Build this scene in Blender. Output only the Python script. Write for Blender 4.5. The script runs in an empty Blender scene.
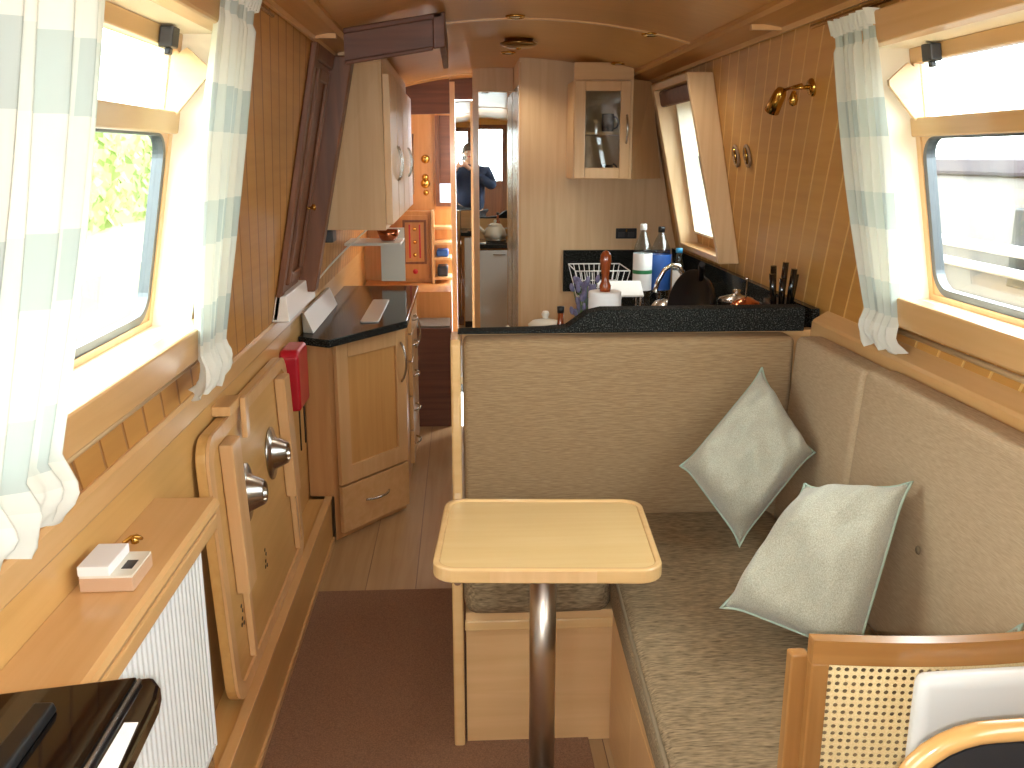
import bpy, bmesh, math, random
from mathutils import Vector, Matrix, noise as mnoise
random.seed(7)
S = bpy.context.scene
COL = S.collection
PI = math.pi

# ------------------------------------------------------------------ helpers
def tag(o, label=None, cat=None, group=None, kind=None):
    if label: o['label'] = label
    if cat: o['category'] = cat
    if group: o['group'] = group
    if kind: o['kind'] = kind
    return o

def empty(name, loc, label=None, cat=None, group=None, kind=None):
    o = bpy.data.objects.new(name, None); COL.objects.link(o)
    o.location = loc; o.empty_display_size = 0.05
    return tag(o, label, cat, group, kind)

def wloc(o):
    v = Vector((0, 0, 0))
    while o is not None:
        v += Vector(o.location); o = o.parent
    return v

class MB:
    def __init__(s): s.v = []; s.f = []; s.sm = []; s.uv = None
    def add(s, vs, fs, smooth=False):
        b = len(s.v); s.v += [tuple(v) for v in vs]
        for f in fs: s.f.append(tuple(i + b for i in f)); s.sm.append(smooth)
        return s
    def hexa(s, p, smooth=False):
        # p: 8 points, bottom ring 0-3, top ring 4-7
        return s.add(p, [(0,3,2,1),(4,5,6,7),(0,1,5,4),(1,2,6,5),(2,3,7,6),(3,0,4,7)], smooth)
    def box(s, x0, x1, y0, y1, z0, z1):
        return s.hexa([(x0,y0,z0),(x1,y0,z0),(x1,y1,z0),(x0,y1,z0),(x0,y0,z1),(x1,y0,z1),(x1,y1,z1),(x0,y1,z1)])
    def prism(s, poly, axis, a, b, smooth=False):
        # poly in the two remaining axes order; extruded along axis from a to b
        n = len(poly)
        def P(q, t):
            if axis == 'x': return (t, q[0], q[1])
            if axis == 'y': return (q[0], t, q[1])
            return (q[0], q[1], t)
        vs = [P(q, a) for q in poly] + [P(q, b) for q in poly]
        fs = [tuple(range(n)), tuple(range(2*n-1, n-1, -1))]
        b0 = len(s.v); s.v += vs
        for f in fs: s.f.append(tuple(i+b0 for i in f)); s.sm.append(False)
        for i in range(n):
            j = (i+1) % n
            s.f.append((b0+i, b0+n+i, b0+n+j, b0+j)); s.sm.append(smooth)
        return s
    def tube(s, pts, r, n=12, caps=True):
        pts = [Vector(p) for p in pts]; m = len(pts)
        rs = r if isinstance(r, (list, tuple)) else [r]*m
        vs = []; up = None
        for i in range(m):
            d = (pts[min(i+1, m-1)] - pts[max(i-1, 0)])
            if d.length < 1e-9: d = Vector((0,0,1))
            d.normalize()
            if up is None:
                a = Vector((0,0,1)) if abs(d.z) < .9 else Vector((1,0,0))
                up = (a - d*a.dot(d)).normalized()
            else:
                up = (up - d*up.dot(d)).normalized()
            w = d.cross(up)
            for k in range(n):
                t = 2*PI*k/n
                vs.append(pts[i] + (up*math.cos(t) + w*math.sin(t))*rs[i])
        fs = []
        for i in range(m-1):
            for k in range(n):
                k2 = (k+1) % n
                fs.append((i*n+k, i*n+k2, (i+1)*n+k2, (i+1)*n+k))
        s.add(vs, fs, True)
        if caps:
            b = len(s.v) - len(vs)
            s.f.append(tuple(b+k for k in range(n-1, -1, -1))); s.sm.append(False)
            s.f.append(tuple(b+(m-1)*n+k for k in range(n))); s.sm.append(False)
        return s
    def lathe(s, prof, c, axis=(0,0,1), n=28):
        # prof: list of (r, h)
        ax = Vector(axis).normalized()
        a = Vector((1,0,0)) if abs(ax.x) < .8 else Vector((0,1,0))
        u = (a - ax*a.dot(ax)).normalized(); w = ax.cross(u); c = Vector(c)
        vs = []
        for r, h in prof:
            for k in range(n):
                t = 2*PI*k/n
                vs.append(c + ax*h + (u*math.cos(t)+w*math.sin(t))*max(r, 1e-5))
        fs = []
        for i in range(len(prof)-1):
            for k in range(n):
                k2 = (k+1) % n
                fs.append((i*n+k, i*n+k2, (i+1)*n+k2, (i+1)*n+k))
        return s.add(vs, fs, True)
    def grid(s, fn, nu, nv, smooth=True, flip=False):
        vs = [fn(i/nu, j/nv) for j in range(nv+1) for i in range(nu+1)]
        fs = []
        for j in range(nv):
            for i in range(nu):
                a = j*(nu+1)+i
                q = (a, a+1, a+nu+2, a+nu+1)
                fs.append(q[::-1] if flip else q)
        return s.add(vs, fs, smooth)
    def build(s, name, mat, parent=None, bevel=0, seg=2, base=None, subsurf=0, solid=0, weld=False):
        off = Vector((0,0,0))
        if parent is not None: off = wloc(parent)
        elif base is not None: off = Vector(base)
        me = bpy.data.meshes.new(name)
        me.from_pydata([Vector(v) - off for v in s.v], [], s.f)
        me.polygons.foreach_set('use_smooth', s.sm)
        bm = bmesh.new(); bm.from_mesh(me)
        if weld: bmesh.ops.remove_doubles(bm, verts=bm.verts, dist=1e-5)
        bmesh.ops.recalc_face_normals(bm, faces=bm.faces)
        bm.to_mesh(me); bm.free()
        if s.uv is not None:
            l = me.uv_layers.new(name='UVMap')
            for lp in me.loops: l.data[lp.index].uv = s.uv[lp.vertex_index]
        me.materials.append(mat)
        o = bpy.data.objects.new(name, me); COL.objects.link(o)
        if parent is not None: o.parent = parent
        else: o.location = off
        if solid:
            m = o.modifiers.new('solid', 'SOLIDIFY'); m.thickness = solid; m.offset = 0
        if bevel:
            m = o.modifiers.new('bevel', 'BEVEL'); m.width = bevel; m.segments = seg
            m.limit_method = 'ANGLE'; m.angle_limit = math.radians(40); m.harden_normals = False
        if subsurf:
            m = o.modifiers.new('sub', 'SUBSURF'); m.levels = subsurf; m.render_levels = subsurf
        return o

def copy_tree(o, parent=None, **kw):
    c = o.copy(); COL.objects.link(c)
    if parent is not None: c.parent = parent
    for ch in list(o.children): copy_tree(ch, c)
    return c

def rrect(x0, x1, y0, y1, r, n=6):
    pts = []
    for cx, cy, a0 in ((x1-r, y0+r, -PI/2), (x1-r, y1-r, 0), (x0+r, y1-r, PI/2), (x0+r, y0+r, PI)):
        for k in range(n+1):
            a = a0 + PI/2*k/n
            pts.append((cx + r*math.cos(a), cy + r*math.sin(a)))
    return pts

# the cabin sides lean inwards (tumblehome)
XC, HW, TL = .255, .895, .196
def WX(s, z, off=0): return XC + s*(HW + off - TL*(z-1.05))
def wbox(mb, s, y0, y1, z0, z1, o0, o1, o0t=None, o1t=None):
    o0t = o0 if o0t is None else o0t; o1t = o1 if o1t is None else o1t
    p = [(WX(s,z0,o0),y0,z0),(WX(s,z0,o1),y0,z0),(WX(s,z0,o1),y1,z0),(WX(s,z0,o0),y1,z0),
         (WX(s,z1,o0t),y0,z1),(WX(s,z1,o1t),y0,z1),(WX(s,z1,o1t),y1,z1),(WX(s,z1,o0t),y1,z1)]
    return mb.hexa(p)

# ------------------------------------------------------------------ materials
def lin(c):
    return tuple(((v/255)/12.92 if v/255 <= .04045 else ((v/255+.055)/1.055)**2.4) for v in c) + (1,)

def newmat(name):
    m = bpy.data.materials.new(name); m.use_nodes = True
    nt = m.node_tree; b = nt.nodes['Principled BSDF']
    return m, nt, b

def plain(name, c, rough=.5, metal=0, coat=0, spec=None, bump=0, bscale=200):
    m, nt, b = newmat(name)
    b.inputs['Base Color'].default_value = lin(c); b.inputs['Roughness'].default_value = rough
    b.inputs['Metallic'].default_value = metal; b.inputs['Coat Weight'].default_value = coat
    if spec is not None: b.inputs['Specular IOR Level'].default_value = spec
    if bump:
        n = nt.nodes.new('ShaderNodeTexNoise'); n.inputs['Scale'].default_value = bscale
        tc = nt.nodes.new('ShaderNodeTexCoord'); nt.links.new(tc.outputs['Object'], n.inputs['Vector'])
        bp = nt.nodes.new('ShaderNodeBump'); bp.inputs['Strength'].default_value = bump; bp.inputs['Distance'].default_value = .01
        nt.links.new(n.outputs['Fac'], bp.inputs['Height']); nt.links.new(bp.outputs['Normal'], b.inputs['Normal'])
    return m

def ramp(nt, fac, stops):
    r = nt.nodes.new('ShaderNodeValToRGB'); nt.links.new(fac, r.inputs['Fac'])
    el = r.color_ramp.elements
    el[0].position = stops[0][0]; el[0].color = stops[0][1]
    el[1].position = stops[-1][0]; el[1].color = stops[-1][1]
    for p, c in stops[1:-1]:
        e = el.new(p); e.color = c
    return r

def math_n(nt, op, a, b=None):
    n = nt.nodes.new('ShaderNodeMath'); n.operation = op
    for i, v in enumerate((a, b)):
        if v is None: continue
        if isinstance(v, (int, float)): n.inputs[i].default_value = v
        else: nt.links.new(v, n.inputs[i])
    return n.outputs[0]

def wood(name, c1, c2, axis='y', rough=.35, coat=.25, scale=1.0, planks=None, groove=None, contrast=1.0):
    """fine straight grain along axis; planks=(ky,kz,kx,pitch,width)"""
    m, nt, b = newmat(name)
    tc = nt.nodes.new('ShaderNodeTexCoord'); mp = nt.nodes.new('ShaderNodeMapping')
    nt.links.new(tc.outputs['Object'], mp.inputs['Vector'])
    st = {'x': (1.2, 22, 22), 'y': (22, 1.2, 22), 'z': (22, 22, 1.2)}[axis]
    mp.inputs['Scale'].default_value = tuple(v*scale for v in st)
    if planks and planks[1]:
        a = math.atan2(planks[1], planks[0]) 
        mp.inputs['Rotation'].default_value = (-a, 0, 0)
    n1 = nt.nodes.new('ShaderNodeTexNoise'); n1.inputs['Scale'].default_value = 1.6; n1.inputs['Detail'].default_value = 5
    n1.inputs['Distortion'].default_value = .6
    nt.links.new(mp.outputs['Vector'], n1.inputs['Vector'])
    r = ramp(nt, n1.outputs['Fac'], [(.5-.2/contrast, lin(c2)), (.5+.2/contrast, lin(c1))])
    col = r.outputs['Color']
    n2 = nt.nodes.new('ShaderNodeTexNoise'); n2.inputs['Scale'].default_value = 1.7
    nt.links.new(tc.outputs['Object'], n2.inputs['Vector'])
    mx = nt.nodes.new('ShaderNodeMixRGB'); mx.blend_type = 'MULTIPLY'; mx.inputs['Fac'].default_value = 1
    r2 = ramp(nt, n2.outputs['Fac'], [(.35, (.9,.88,.86,1)), (.65, (1,1,1,1))])
    nt.links.new(col, mx.inputs[1]); nt.links.new(r2.outputs['Color'], mx.inputs[2]); col = mx.outputs['Color']
    b.inputs['Roughness'].default_value = rough; b.inputs['Coat Weight'].default_value = coat; b.inputs['Coat Roughness'].default_value = .12
    if planks:
        ky, kz, kx, pitch, width, gc = planks
        sx = nt.nodes.new('ShaderNodeSeparateXYZ'); nt.links.new(tc.outputs['Object'], sx.inputs[0])
        t = math_n(nt, 'MULTIPLY', sx.outputs['Y'], ky)
        t = math_n(nt, 'ADD', t, math_n(nt, 'MULTIPLY', sx.outputs['Z'], kz))
        t = math_n(nt, 'ADD', t, math_n(nt, 'MULTIPLY', sx.outputs['X'], kx))
        t = math_n(nt, 'DIVIDE', t, pitch)
        t = math_n(nt, 'ADD', t, 100.0)
        fr = math_n(nt, 'FRACT', t)
        d = math_n(nt, 'ABSOLUTE', math_n(nt, 'SUBTRACT', fr, .5))
        d = math_n(nt, 'SUBTRACT', .5, d)                      # distance to edge, in pitches
        g = math_n(nt, 'LESS_THAN', d, width/pitch)
        # tone per board
        fl = math_n(nt, 'FLOOR', t)
        wn = nt.nodes.new('ShaderNodeTexWhiteNoise'); wn.noise_dimensions = '1D'; nt.links.new(fl, wn.inputs['W'])
        rr = ramp(nt, wn.outputs['Value'], [(0, (.86,.84,.82,1)), (1, (1,1,1,1))])
        m2 = nt.nodes.new('ShaderNodeMixRGB'); m2.blend_type = 'MULTIPLY'; m2.inputs['Fac'].default_value = 1
        nt.links.new(col, m2.inputs[1]); nt.links.new(rr.outputs['Color'], m2.inputs[2])
        m3 = nt.nodes.new('ShaderNodeMixRGB'); nt.links.new(g, m3.inputs['Fac'])
        nt.links.new(m2.outputs['Color'], m3.inputs[1]); m3.inputs[2].default_value = lin(gc); col = m3.outputs['Color']
        bp = nt.nodes.new('ShaderNodeBump'); bp.inputs['Distance'].default_value = .003; bp.inputs['Strength'].default_value = .6
        hh = math_n(nt, 'MINIMUM', math_n(nt, 'DIVIDE', d, width/pitch), 1.0)
        nt.links.new(hh, bp.inputs['Height']); nt.links.new(bp.outputs['Normal'], b.inputs['Normal'])
    nt.links.new(col, b.inputs['Base Color'])
    return m

def fabric(name, c1, c2, scale=(300,300,300), rough=.95, bump=.4, contrast=.18, sheen=0):
    m, nt, b = newmat(name)
    tc = nt.nodes.new('ShaderNodeTexCoord'); mp = nt.nodes.new('ShaderNodeMapping'); mp.inputs['Scale'].default_value = scale
    nt.links.new(tc.outputs['Object'], mp.inputs['Vector'])
    n = nt.nodes.new('ShaderNodeTexNoise'); n.inputs['Scale'].default_value = 1; n.inputs['Detail'].default_value = 3
    nt.links.new(mp.outputs['Vector'], n.inputs['Vector'])
    r = ramp(nt, n.outputs['Fac'], [(.5-contrast, lin(c2)), (.5+contrast, lin(c1))])
    nt.links.new(r.outputs['Color'], b.inputs['Base Color'])
    b.inputs['Roughness'].default_value = rough; b.inputs['Sheen Weight'].default_value = sheen
    bp = nt.nodes.new('ShaderNodeBump'); bp.inputs['Strength'].default_value = bump; bp.inputs['Distance'].default_value = .002
    nt.links.new(n.outputs['Fac'], bp.inputs['Height']); nt.links.new(bp.outputs['Normal'], b.inputs['Normal'])
    return m

def glass(name, tint=(235,240,238), refl=.08):
    m = bpy.data.materials.new(name); m.use_nodes = True; nt = m.node_tree; nt.nodes.clear()
    out = nt.nodes.new('ShaderNodeOutputMaterial'); mix = nt.nodes.new('ShaderNodeMixShader')
    t = nt.nodes.new('ShaderNodeBsdfTransparent'); t.inputs['Color'].default_value = lin(tint)
    g = nt.nodes.new('ShaderNodeBsdfGlossy'); g.inputs['Roughness'].default_value = .02
    mix.inputs['Fac'].default_value = refl
    nt.links.new(t.outputs[0], mix.inputs[1]); nt.links.new(g.outputs[0], mix.inputs[2]); nt.links.new(mix.outputs[0], out.inputs[0])
    return m

def emit(name, c, s):
    m = bpy.data.materials.new(name); m.use_nodes = True; nt = m.node_tree; nt.nodes.clear()
    out = nt.nodes.new('ShaderNodeOutputMaterial'); e = nt.nodes.new('ShaderNodeEmission')
    e.inputs['Color'].default_value = lin(c); e.inputs['Strength'].default_value = s
    nt.links.new(e.outputs[0], out.inputs[0]); return m

M = {}
M['planks_side'] = wood('planks_side', (212,158,84), (202,146,72), rough=.45, coat=.06, planks=(1,.8,0,.112,.0055,(228,186,116)))  # pale groove colour imitates light catching the joints
M['planks_side_left'] = wood('planks_side_left', (212,158,86), (202,146,74), rough=.45, coat=.06, planks=(1,.8,0,.112,.006,(158,106,54)))
M['lining'] = wood('lining', (216,172,108), (204,158,92), 'y', rough=.35, coat=.2, contrast=.8)
M['trim'] = wood('trim', (222,180,126), (210,164,106), 'y', rough=.3, coat=.3, contrast=.8)
M['trim_z'] = wood('trim_z', (226,184,134), (214,168,114), 'z', rough=.3, coat=.3, contrast=.8)
M['trim_x'] = wood('trim_x', (226,184,132), (214,168,112), 'x', rough=.3, coat=.3, contrast=.8)
M['pale'] = wood('pale', (230,192,142), (218,178,126), 'z', rough=.35, coat=.2, contrast=.7)
M['palex'] = wood('palex', (230,192,142), (216,176,124), 'x', rough=.35, coat=.2, contrast=.7)
M['ash'] = wood('ash', (230,198,154), (220,184,138), 'z', rough=.45, coat=.08, contrast=1.1)
M['maple'] = wood('maple', (232,202,146), (224,190,130), 'x', rough=.25, coat=.35, contrast=.6)
M['maple_edge'] = wood('maple_edge', (232,196,142), (220,180,122), 'x', rough=.25, coat=.35, contrast=.6)
M['ceiling'] = wood('ceiling', (208,154,84), (196,142,74), 'x', rough=.4, coat=.10, contrast=.7)
M['cornice'] = wood('cornice', (204,150,84), (190,136,72), 'y', rough=.4, coat=.1)
M['mahogany'] = wood('mahogany', (132,82,50), (104,62,38), 'z', rough=.45, coat=.08)
M['mahogany_x'] = wood('mahogany_x', (118,72,50), (92,54,38), 'x', rough=.5, coat=.05)
M['orange'] = wood('orange', (208,150,88), (194,134,72), 'z', rough=.4, coat=.2)
M['chairwood'] = wood('chairwood', (170,122,70), (152,106,56), 'x', rough=.25, coat=.4)
M['chairwood_z'] = wood('chairwood_z', (170,122,70), (152,106,56), 'z', rough=.25, coat=.4)
M['bent'] = wood('bent', (216,168,106), (198,148,88), 'x', rough=.25, coat=.4)
M['floor'] = wood('floor', (198,168,126), (182,150,108), 'y', rough=.35, coat=.2, planks=(0,0,1,.19,.0015,(120,86,60)))
M['seatfab'] = fabric('seatfab', (164,138,104), (136,110,78), scale=(30,300,600), bump=.35)
M['seatfab_lit'] = fabric('seatfab_lit', (182,160,130), (162,140,110), scale=(300,40,600), bump=.35)  # lighter copy of seatfab, with the light on the right side put into it
M['seatcush'] = fabric('seatcush', (158,136,104), (92,76,52), scale=(40,260,200), bump=.5, contrast=.22)
M['piping'] = plain('piping', (118,102,78), .8)
M['pillow'] = fabric('pillow', (188,186,168), (146,146,130), scale=(500,500,300), bump=.6, contrast=.2, sheen=.3)
M['pillowpipe'] = plain('pillowpipe', (160,178,162), .8)
M['carpet'] = fabric('carpet', (158,120,92), (116,86,66), scale=(260,260,260), bump=1, contrast=.25)
M['white'] = plain('white', (240,240,238), .45)
M['radwhite'] = plain('radwhite', (232,234,234), .3, coat=.2)
M['cream'] = plain('cream', (226,222,208), .3)
M['chrome'] = plain('chrome', (225,225,225), .08, 1)
M['steel'] = plain('steel', (190,188,184), .25, 1)
M['granite_glare'] = plain('granite_glare', (214,214,210), .28, .35)  # pale finish for the imitated reflections on the left worktop
M['poled'] = plain('poled', (200,190,180), .3, 1)
M['brass'] = plain('brass', (206,164,84), .18, 1)
M['copper'] = plain('copper', (196,120,84), .22, 1)
M['black'] = plain('black', (18,18,20), .35)
M['blackgloss'] = plain('blackgloss', (10,9,9), .08, coat=.5)
M['darkgrey'] = plain('darkgrey', (48,48,50), .4)
M['rubber'] = plain('rubber', (30,32,36), .5)
M['red'] = plain('red', (188,24,44), .35, coat=.3)
M['alu'] = plain('alu', (96,100,104), .35, .6)
M['mirror'] = plain('mirror', (235,238,236), .01, 1)
M['glass'] = glass('glass'); M['cabglass'] = glass('cabglass', (232,232,228), .05)
M['plastic'] = glass('plastic', (232,238,240), .12)
M['blue_cap'] = plain('blue_cap', (60,150,200), .4)
M['label_blue'] = plain('label_blue', (46,92,168), .5)
M['green'] = plain('green', (40,120,70), .5)
M['leaf'] = plain('leaf', (92,124,70), .6)
M['lavender'] = plain('lavender', (124,122,156), .8)
M['handlewood'] = wood('handlewood', (168,84,40), (130,58,26), 'z', rough=.25, coat=.5)
M['paper'] = plain('paper', (236,236,236), .9)
M['cardboard'] = plain('cardboard', (196,160,128), .8)
M['clay'] = plain('clay', (150,120,90), .6)
M['hull'] = plain('hull', (36,38,48), .4)
M['boatside'] = plain('boatside', (92,84,76), .4)
M['boatroof'] = plain('boatroof', (62,52,64), .5)
M['skin'] = plain('skin', (214,168,142), .5)
M['jacket'] = fabric('jacket', (36,48,78), (22,30,52), scale=(200,200,200))
M['trousers'] = fabric('trousers', (48,50,58), (34,36,42), scale=(200,200,200))
M['hair'] = plain('hair', (92,84,78), .7, bump=.6, bscale=120)
M['grass'] = plain('grass', (150,150,110), .9, bump=.5, bscale=30)
M['water'] = plain('water', (70,74,60), .08)
M['stone'] = plain('stone', (150,144,134), .9, bump=.4, bscale=20)
M['whitetrans'] = plain('whitetrans', (214,216,214), .4, coat=.2)
M['flash'] = emit('flash', (255,255,255), 4000)

def granite(nm='granite'):
    m, nt, b = newmat(nm)
    tc = nt.nodes.new('ShaderNodeTexCoord')
    v = nt.nodes.new('ShaderNodeTexNoise'); v.inputs['Scale'].default_value = 260; v.inputs['Detail'].default_value = 2
    nt.links.new(tc.outputs['Object'], v.inputs['Vector'])
    r = ramp(nt, v.outputs['Fac'], [(.45, lin((22,23,22))), (.6, lin((52,54,52))), (.75, lin((110,112,108)))])
    nt.links.new(r.outputs['Color'], b.inputs['Base Color'])
    b.inputs['Roughness'].default_value = .10; b.inputs['Specular IOR Level'].default_value = .16; b.inputs['IOR'].default_value = 1.28
    return m
M['granite'] = granite()
M['granite_matt'] = granite('granite_matt')
_b = M['granite_matt'].node_tree.nodes['Principled BSDF']; _b.inputs['Roughness'].default_value = .7


def curtain_mat():
    m, nt, b = newmat('curtain')
    uv = nt.nodes.new('ShaderNodeUVMap'); sx = nt.nodes.new('ShaderNodeSeparateXYZ')
    nt.links.new(uv.outputs['UV'], sx.inputs[0])
    def band(o, pitch, w, ph):
        f = math_n(nt, 'FRACT', math_n(nt, 'ADD', math_n(nt, 'DIVIDE', o, pitch), ph))
        return math_n(nt, 'LESS_THAN', f, w)
    bu = band(sx.outputs['X'], .115, .5, .1)
    bv = band(sx.outputs['Y'], .215, .40, .35)
    bv2 = band(sx.outputs['Y'], .38, .24, .25)
    base = nt.nodes.new('ShaderNodeMixRGB'); base.inputs[1].default_value = lin((218,218,206)); base.inputs[2].default_value = lin((202,208,198))
    nt.links.new(bv, base.inputs['Fac'])
    both = math_n(nt, 'MULTIPLY', bu, bv)
    m2 = nt.nodes.new('ShaderNodeMixRGB'); nt.links.new(math_n(nt, 'MULTIPLY', both, .75), m2.inputs['Fac'])
    nt.links.new(base.outputs[0], m2.inputs[1]); m2.inputs[2].default_value = lin((156,172,168))
    m3 = nt.nodes.new('ShaderNodeMixRGB'); nt.links.new(math_n(nt, 'MULTIPLY', bu, .35), m3.inputs['Fac'])
    nt.links.new(m2.outputs[0], m3.inputs[1]); m3.inputs[2].default_value = lin((200,206,200))
    fr = math_n(nt, 'LESS_THAN', sx.outputs['Y'], 1.19)
    m4 = nt.nodes.new('ShaderNodeMixRGB'); nt.links.new(fr, m4.inputs['Fac']); nt.links.new(m3.outputs[0], m4.inputs[1]); m4.inputs[2].default_value = lin((224,224,214)); m3 = m4
    nt.nodes.remove(b)
    d = nt.nodes.new('ShaderNodeBsdfDiffuse'); t = nt.nodes.new('ShaderNodeBsdfTranslucent'); mix = nt.nodes.new('ShaderNodeMixShader')
    mix.inputs['Fac'].default_value = .2
    nt.links.new(m3.outputs[0], d.inputs['Color']); nt.links.new(m3.outputs[0], t.inputs['Color'])
    nt.links.new(d.outputs[0], mix.inputs[1]); nt.links.new(t.outputs[0], mix.inputs[2])
    nt.links.new(mix.outputs[0], nt.nodes['Material Output'].inputs[0])
    return m
M['curtain'] = curtain_mat()

def struct(mb, name, mat, parent=None, **kw):
    o = mb.build(name, mat, parent, **kw)
    if parent is None: o['kind'] = 'structure'
    return o

# ================================================================== ROOM SHELL
YB = -1.7          # bow end
YF = 5.5           # mirrored bulkhead
struct(MB().box(-.75, 1.3, YB-.05, 5.46, -.05, 0), 'floor', M['floor'])
tag(MB().box(-.562, .34, -.9, 3.25, .0002, .009).build('carpet', M['carpet'], bevel=.003),
    'reddish brown carpet laid along the saloon floor', 'carpet', kind='structure')

# upper cabin sides with window openings
def wall_upper(s, y0, y1, z0, z1, holes, name, mat, th=.12):
    mb = MB()
    ys = sorted({y0, y1} | {h[0] for h in holes} | {h[1] for h in holes})
    zs = sorted({z0, z1} | {h[2] for h in holes} | {h[3] for h in holes})
    for i in range(len(ys)-1):
        for j in range(len(zs)-1):
            cy, cz = (ys[i]+ys[i+1])/2, (zs[j]+zs[j+1])/2
            if any(h[0] < cy < h[1] and h[2] < cz < h[3] for h in holes): continue
            wbox(mb, s, ys[i], ys[i+1], zs[j], zs[j+1], 0, th)
    return struct(mb, name, mat, weld=False)

WL = (1.02, 2.07, 1.235, 1.845)     # left saloon window opening
WR = (1.22, 2.30, 1.245, 1.850)     # right saloon window opening
WK = (3.79, 4.33, 1.26, 1.84)       # galley window opening
WR0 = (-.9, .6, 1.245, 1.85); WL0 = (-1.1, .35, 1.235, 1.845)
wall_upper(-1, YB, 6.4, 1.0, 2.04, [tuple((WL[0]-.012,WL[1]+.012,WL[2]-.012,WL[3]+.012)), WL0], 'wall_left', M['planks_side_left'])
wall_upper(1, YB, 6.4, 1.0, 2.04, [(WR[0]-.012,WR[1]+.012,WR[2]-.012,WR[3]+.012), WR0, (WK[0]-.01,WK[1]+.01,WK[2]-.01,WK[3]+.01)], 'wall_right', M['planks_side'])
# lower lining
struct(MB().box(-.78, -.655, YB, 6.4, 0, 1.0), 'wall_left_lower', M['lining'])
struct(MB().box(1.16, 1.28, YB, 6.4, 0, 1.0), 'wall_right_lower', M['lining'])
# gunwale rails
r = MB(); r.prism([(-.66,.998),(-.632,.998),(-.628,1.004),(-.628,1.048),(-.634,1.056),(-.66,1.056)], 'y', YB, 3.75)
struct(r, 'trim_1', M['trim'])
r = MB(); r.prism([(1.165,1.04),(1.085,1.04),(1.083,1.05),(1.086,1.100),(1.092,1.108),(1.138,1.136),(1.165,1.136)], 'y', YB, 2.80)
struct(r, 'trim_2', M['trim'])
# pipe boxing along the left, with a ledge
r = MB().box(-.655, -.56, YB, 3.72, 0, .2)
struct(r, 'baseboard_left', M['lining'], bevel=.004)
r = MB().box(-.585, -.555, YB, 3.72, .2, .212); r.box(-.562, -.552, YB, 3.72, 0, .03)
struct(r, 'trim_3', M['trim'], bevel=.002)
tag(MB().box(-.612, -.580, 2.70, 2.745, .2125, .236).build('retaining_block', M['palex'], bevel=.003),
    'small pale wooden block screwed to the ledge below the stored tabletop', 'block')

# ceiling: shallow arch
def arch(x, zc=2.08, ze=1.99, c=.24, h=.64): return zc - (zc-ze)*min(1.0, ((x-c)/h)**2)
mb = MB()
n = 24
xs = [-.42 + (1.32)*i/n for i in range(n+1)]
for i in range(n):
    a, b_ = xs[i], xs[i+1]
    mb.hexa([(a,YB,arch(a)),(b_,YB,arch(b_)),(b_,6.2,arch(b_)),(a,6.2,arch(a)),(a,YB,arch(a)+.05),(b_,YB,arch(b_)+.05),(b_,6.2,arch(b_)+.05),(a,6.2,arch(a)+.05)], False)
struct(mb, 'ceiling', M['ceiling'], weld=False)
# cornice boards between ceiling and sides
r = MB().prism([(.968,1.955),(.955,1.955),(.945,1.963),(.85,1.978),(.838,1.988),(.838,2.04),(.968,2.04)], 'y', YB, 6.2); struct(r, 'trim_4', M['cornice'])
r = MB().prism([(-.47,1.955),(-.455,1.955),(-.447,1.963),(-.385,1.976),(-.372,1.986),(-.372,2.04),(-.47,2.04)], 'y', YB, 6.2); struct(r, 'trim_5', M['cornice'])
struct(MB().prism([(.95,1.948),(.94,1.948),(.94,1.966),(.95,1.972)], 'y', YB, 5.5), 'trim_6', M['trim'])
struct(MB().prism([(-.455,1.948),(-.445,1.948),(-.445,1.966),(-.455,1.972)], 'y', YB, 5.5), 'trim_7', M['trim'])
# joint battens on cornices, transverse ceiling strips
struct(MB().box(.852, .945, 2.83, 2.85, 1.957, 1.972), 'trim_8', M['trim_x'])
struct(MB().box(-.45, -.382, 3.10, 3.12, 1.957, 1.972), 'trim_9', M['trim_x'])
for k, (yy, xa, xb) in enumerate(((3.54, -.36, .842), (5.75, -.36, .842), (1.2, -.37, .842))):
    mb = MB()
    m_ = 26
    for i in range(m_):
        a = xa+(xb-xa)*i/m_; b_ = xa+(xb-xa)*(i+1)/m_
        mb.hexa([(a,yy-.011,arch(a)-.006),(b_,yy-.011,arch(b_)-.006),(b_,yy+.011,arch(b_)-.006),(a,yy+.011,arch(a)-.006),
                 (a,yy-.011,arch(a)+.002),(b_,yy-.011,arch(b_)+.002),(b_,yy+.011,arch(b_)+.002),(a,yy+.011,arch(a)+.002)])
    struct(mb, 'trim_%d' % (10+k), M['trim_x'], weld=True)

# bow bulkhead with glazed doors (behind the camera, seen in the mirror)
mb = MB()
mb.box(-.75, -.28, YB-.05, YB, 0, 2.1); mb.box(.62, 1.3, YB-.05, YB, 0, 2.1)
mb.box(-.28, .62, YB-.05, YB, 2.0, 2.1); mb.box(-.28, .62, YB-.05, YB, 0, .30)
struct(mb, 'wall_bow', M['lining'])
for k, (xa, xb) in enumerate(((-.28, .17), (.17, .62))):
    d = empty('door_%d' % (k+1), ((xa+xb)/2, YB-.02, .30), kind='structure')
    f = MB(); f.box(xa, xa+.06, YB-.04, YB, .30, 2.0); f.box(xb-.06, xb, YB-.04, YB, .30, 2.0)
    f.box(xa+.06, xb-.06, YB-.04, YB, 1.94, 2.0); f.box(xa+.06, xb-.06, YB-.04, YB, 1.20, 1.28); f.box(xa+.06, xb-.06, YB-.04, YB, .30, .38)
    f.build('door_frame', M['mahogany'], d, bevel=.004)
    MB().box(xa+.06, xb-.06, YB-.025, YB-.015, .38, 1.20).build('door_panel', M['mahogany'], d)
    MB().box(xa+.06, xb-.06, YB-.022, YB-.018, 1.28, 1.94).build('pane', M['glass'], d)

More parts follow.
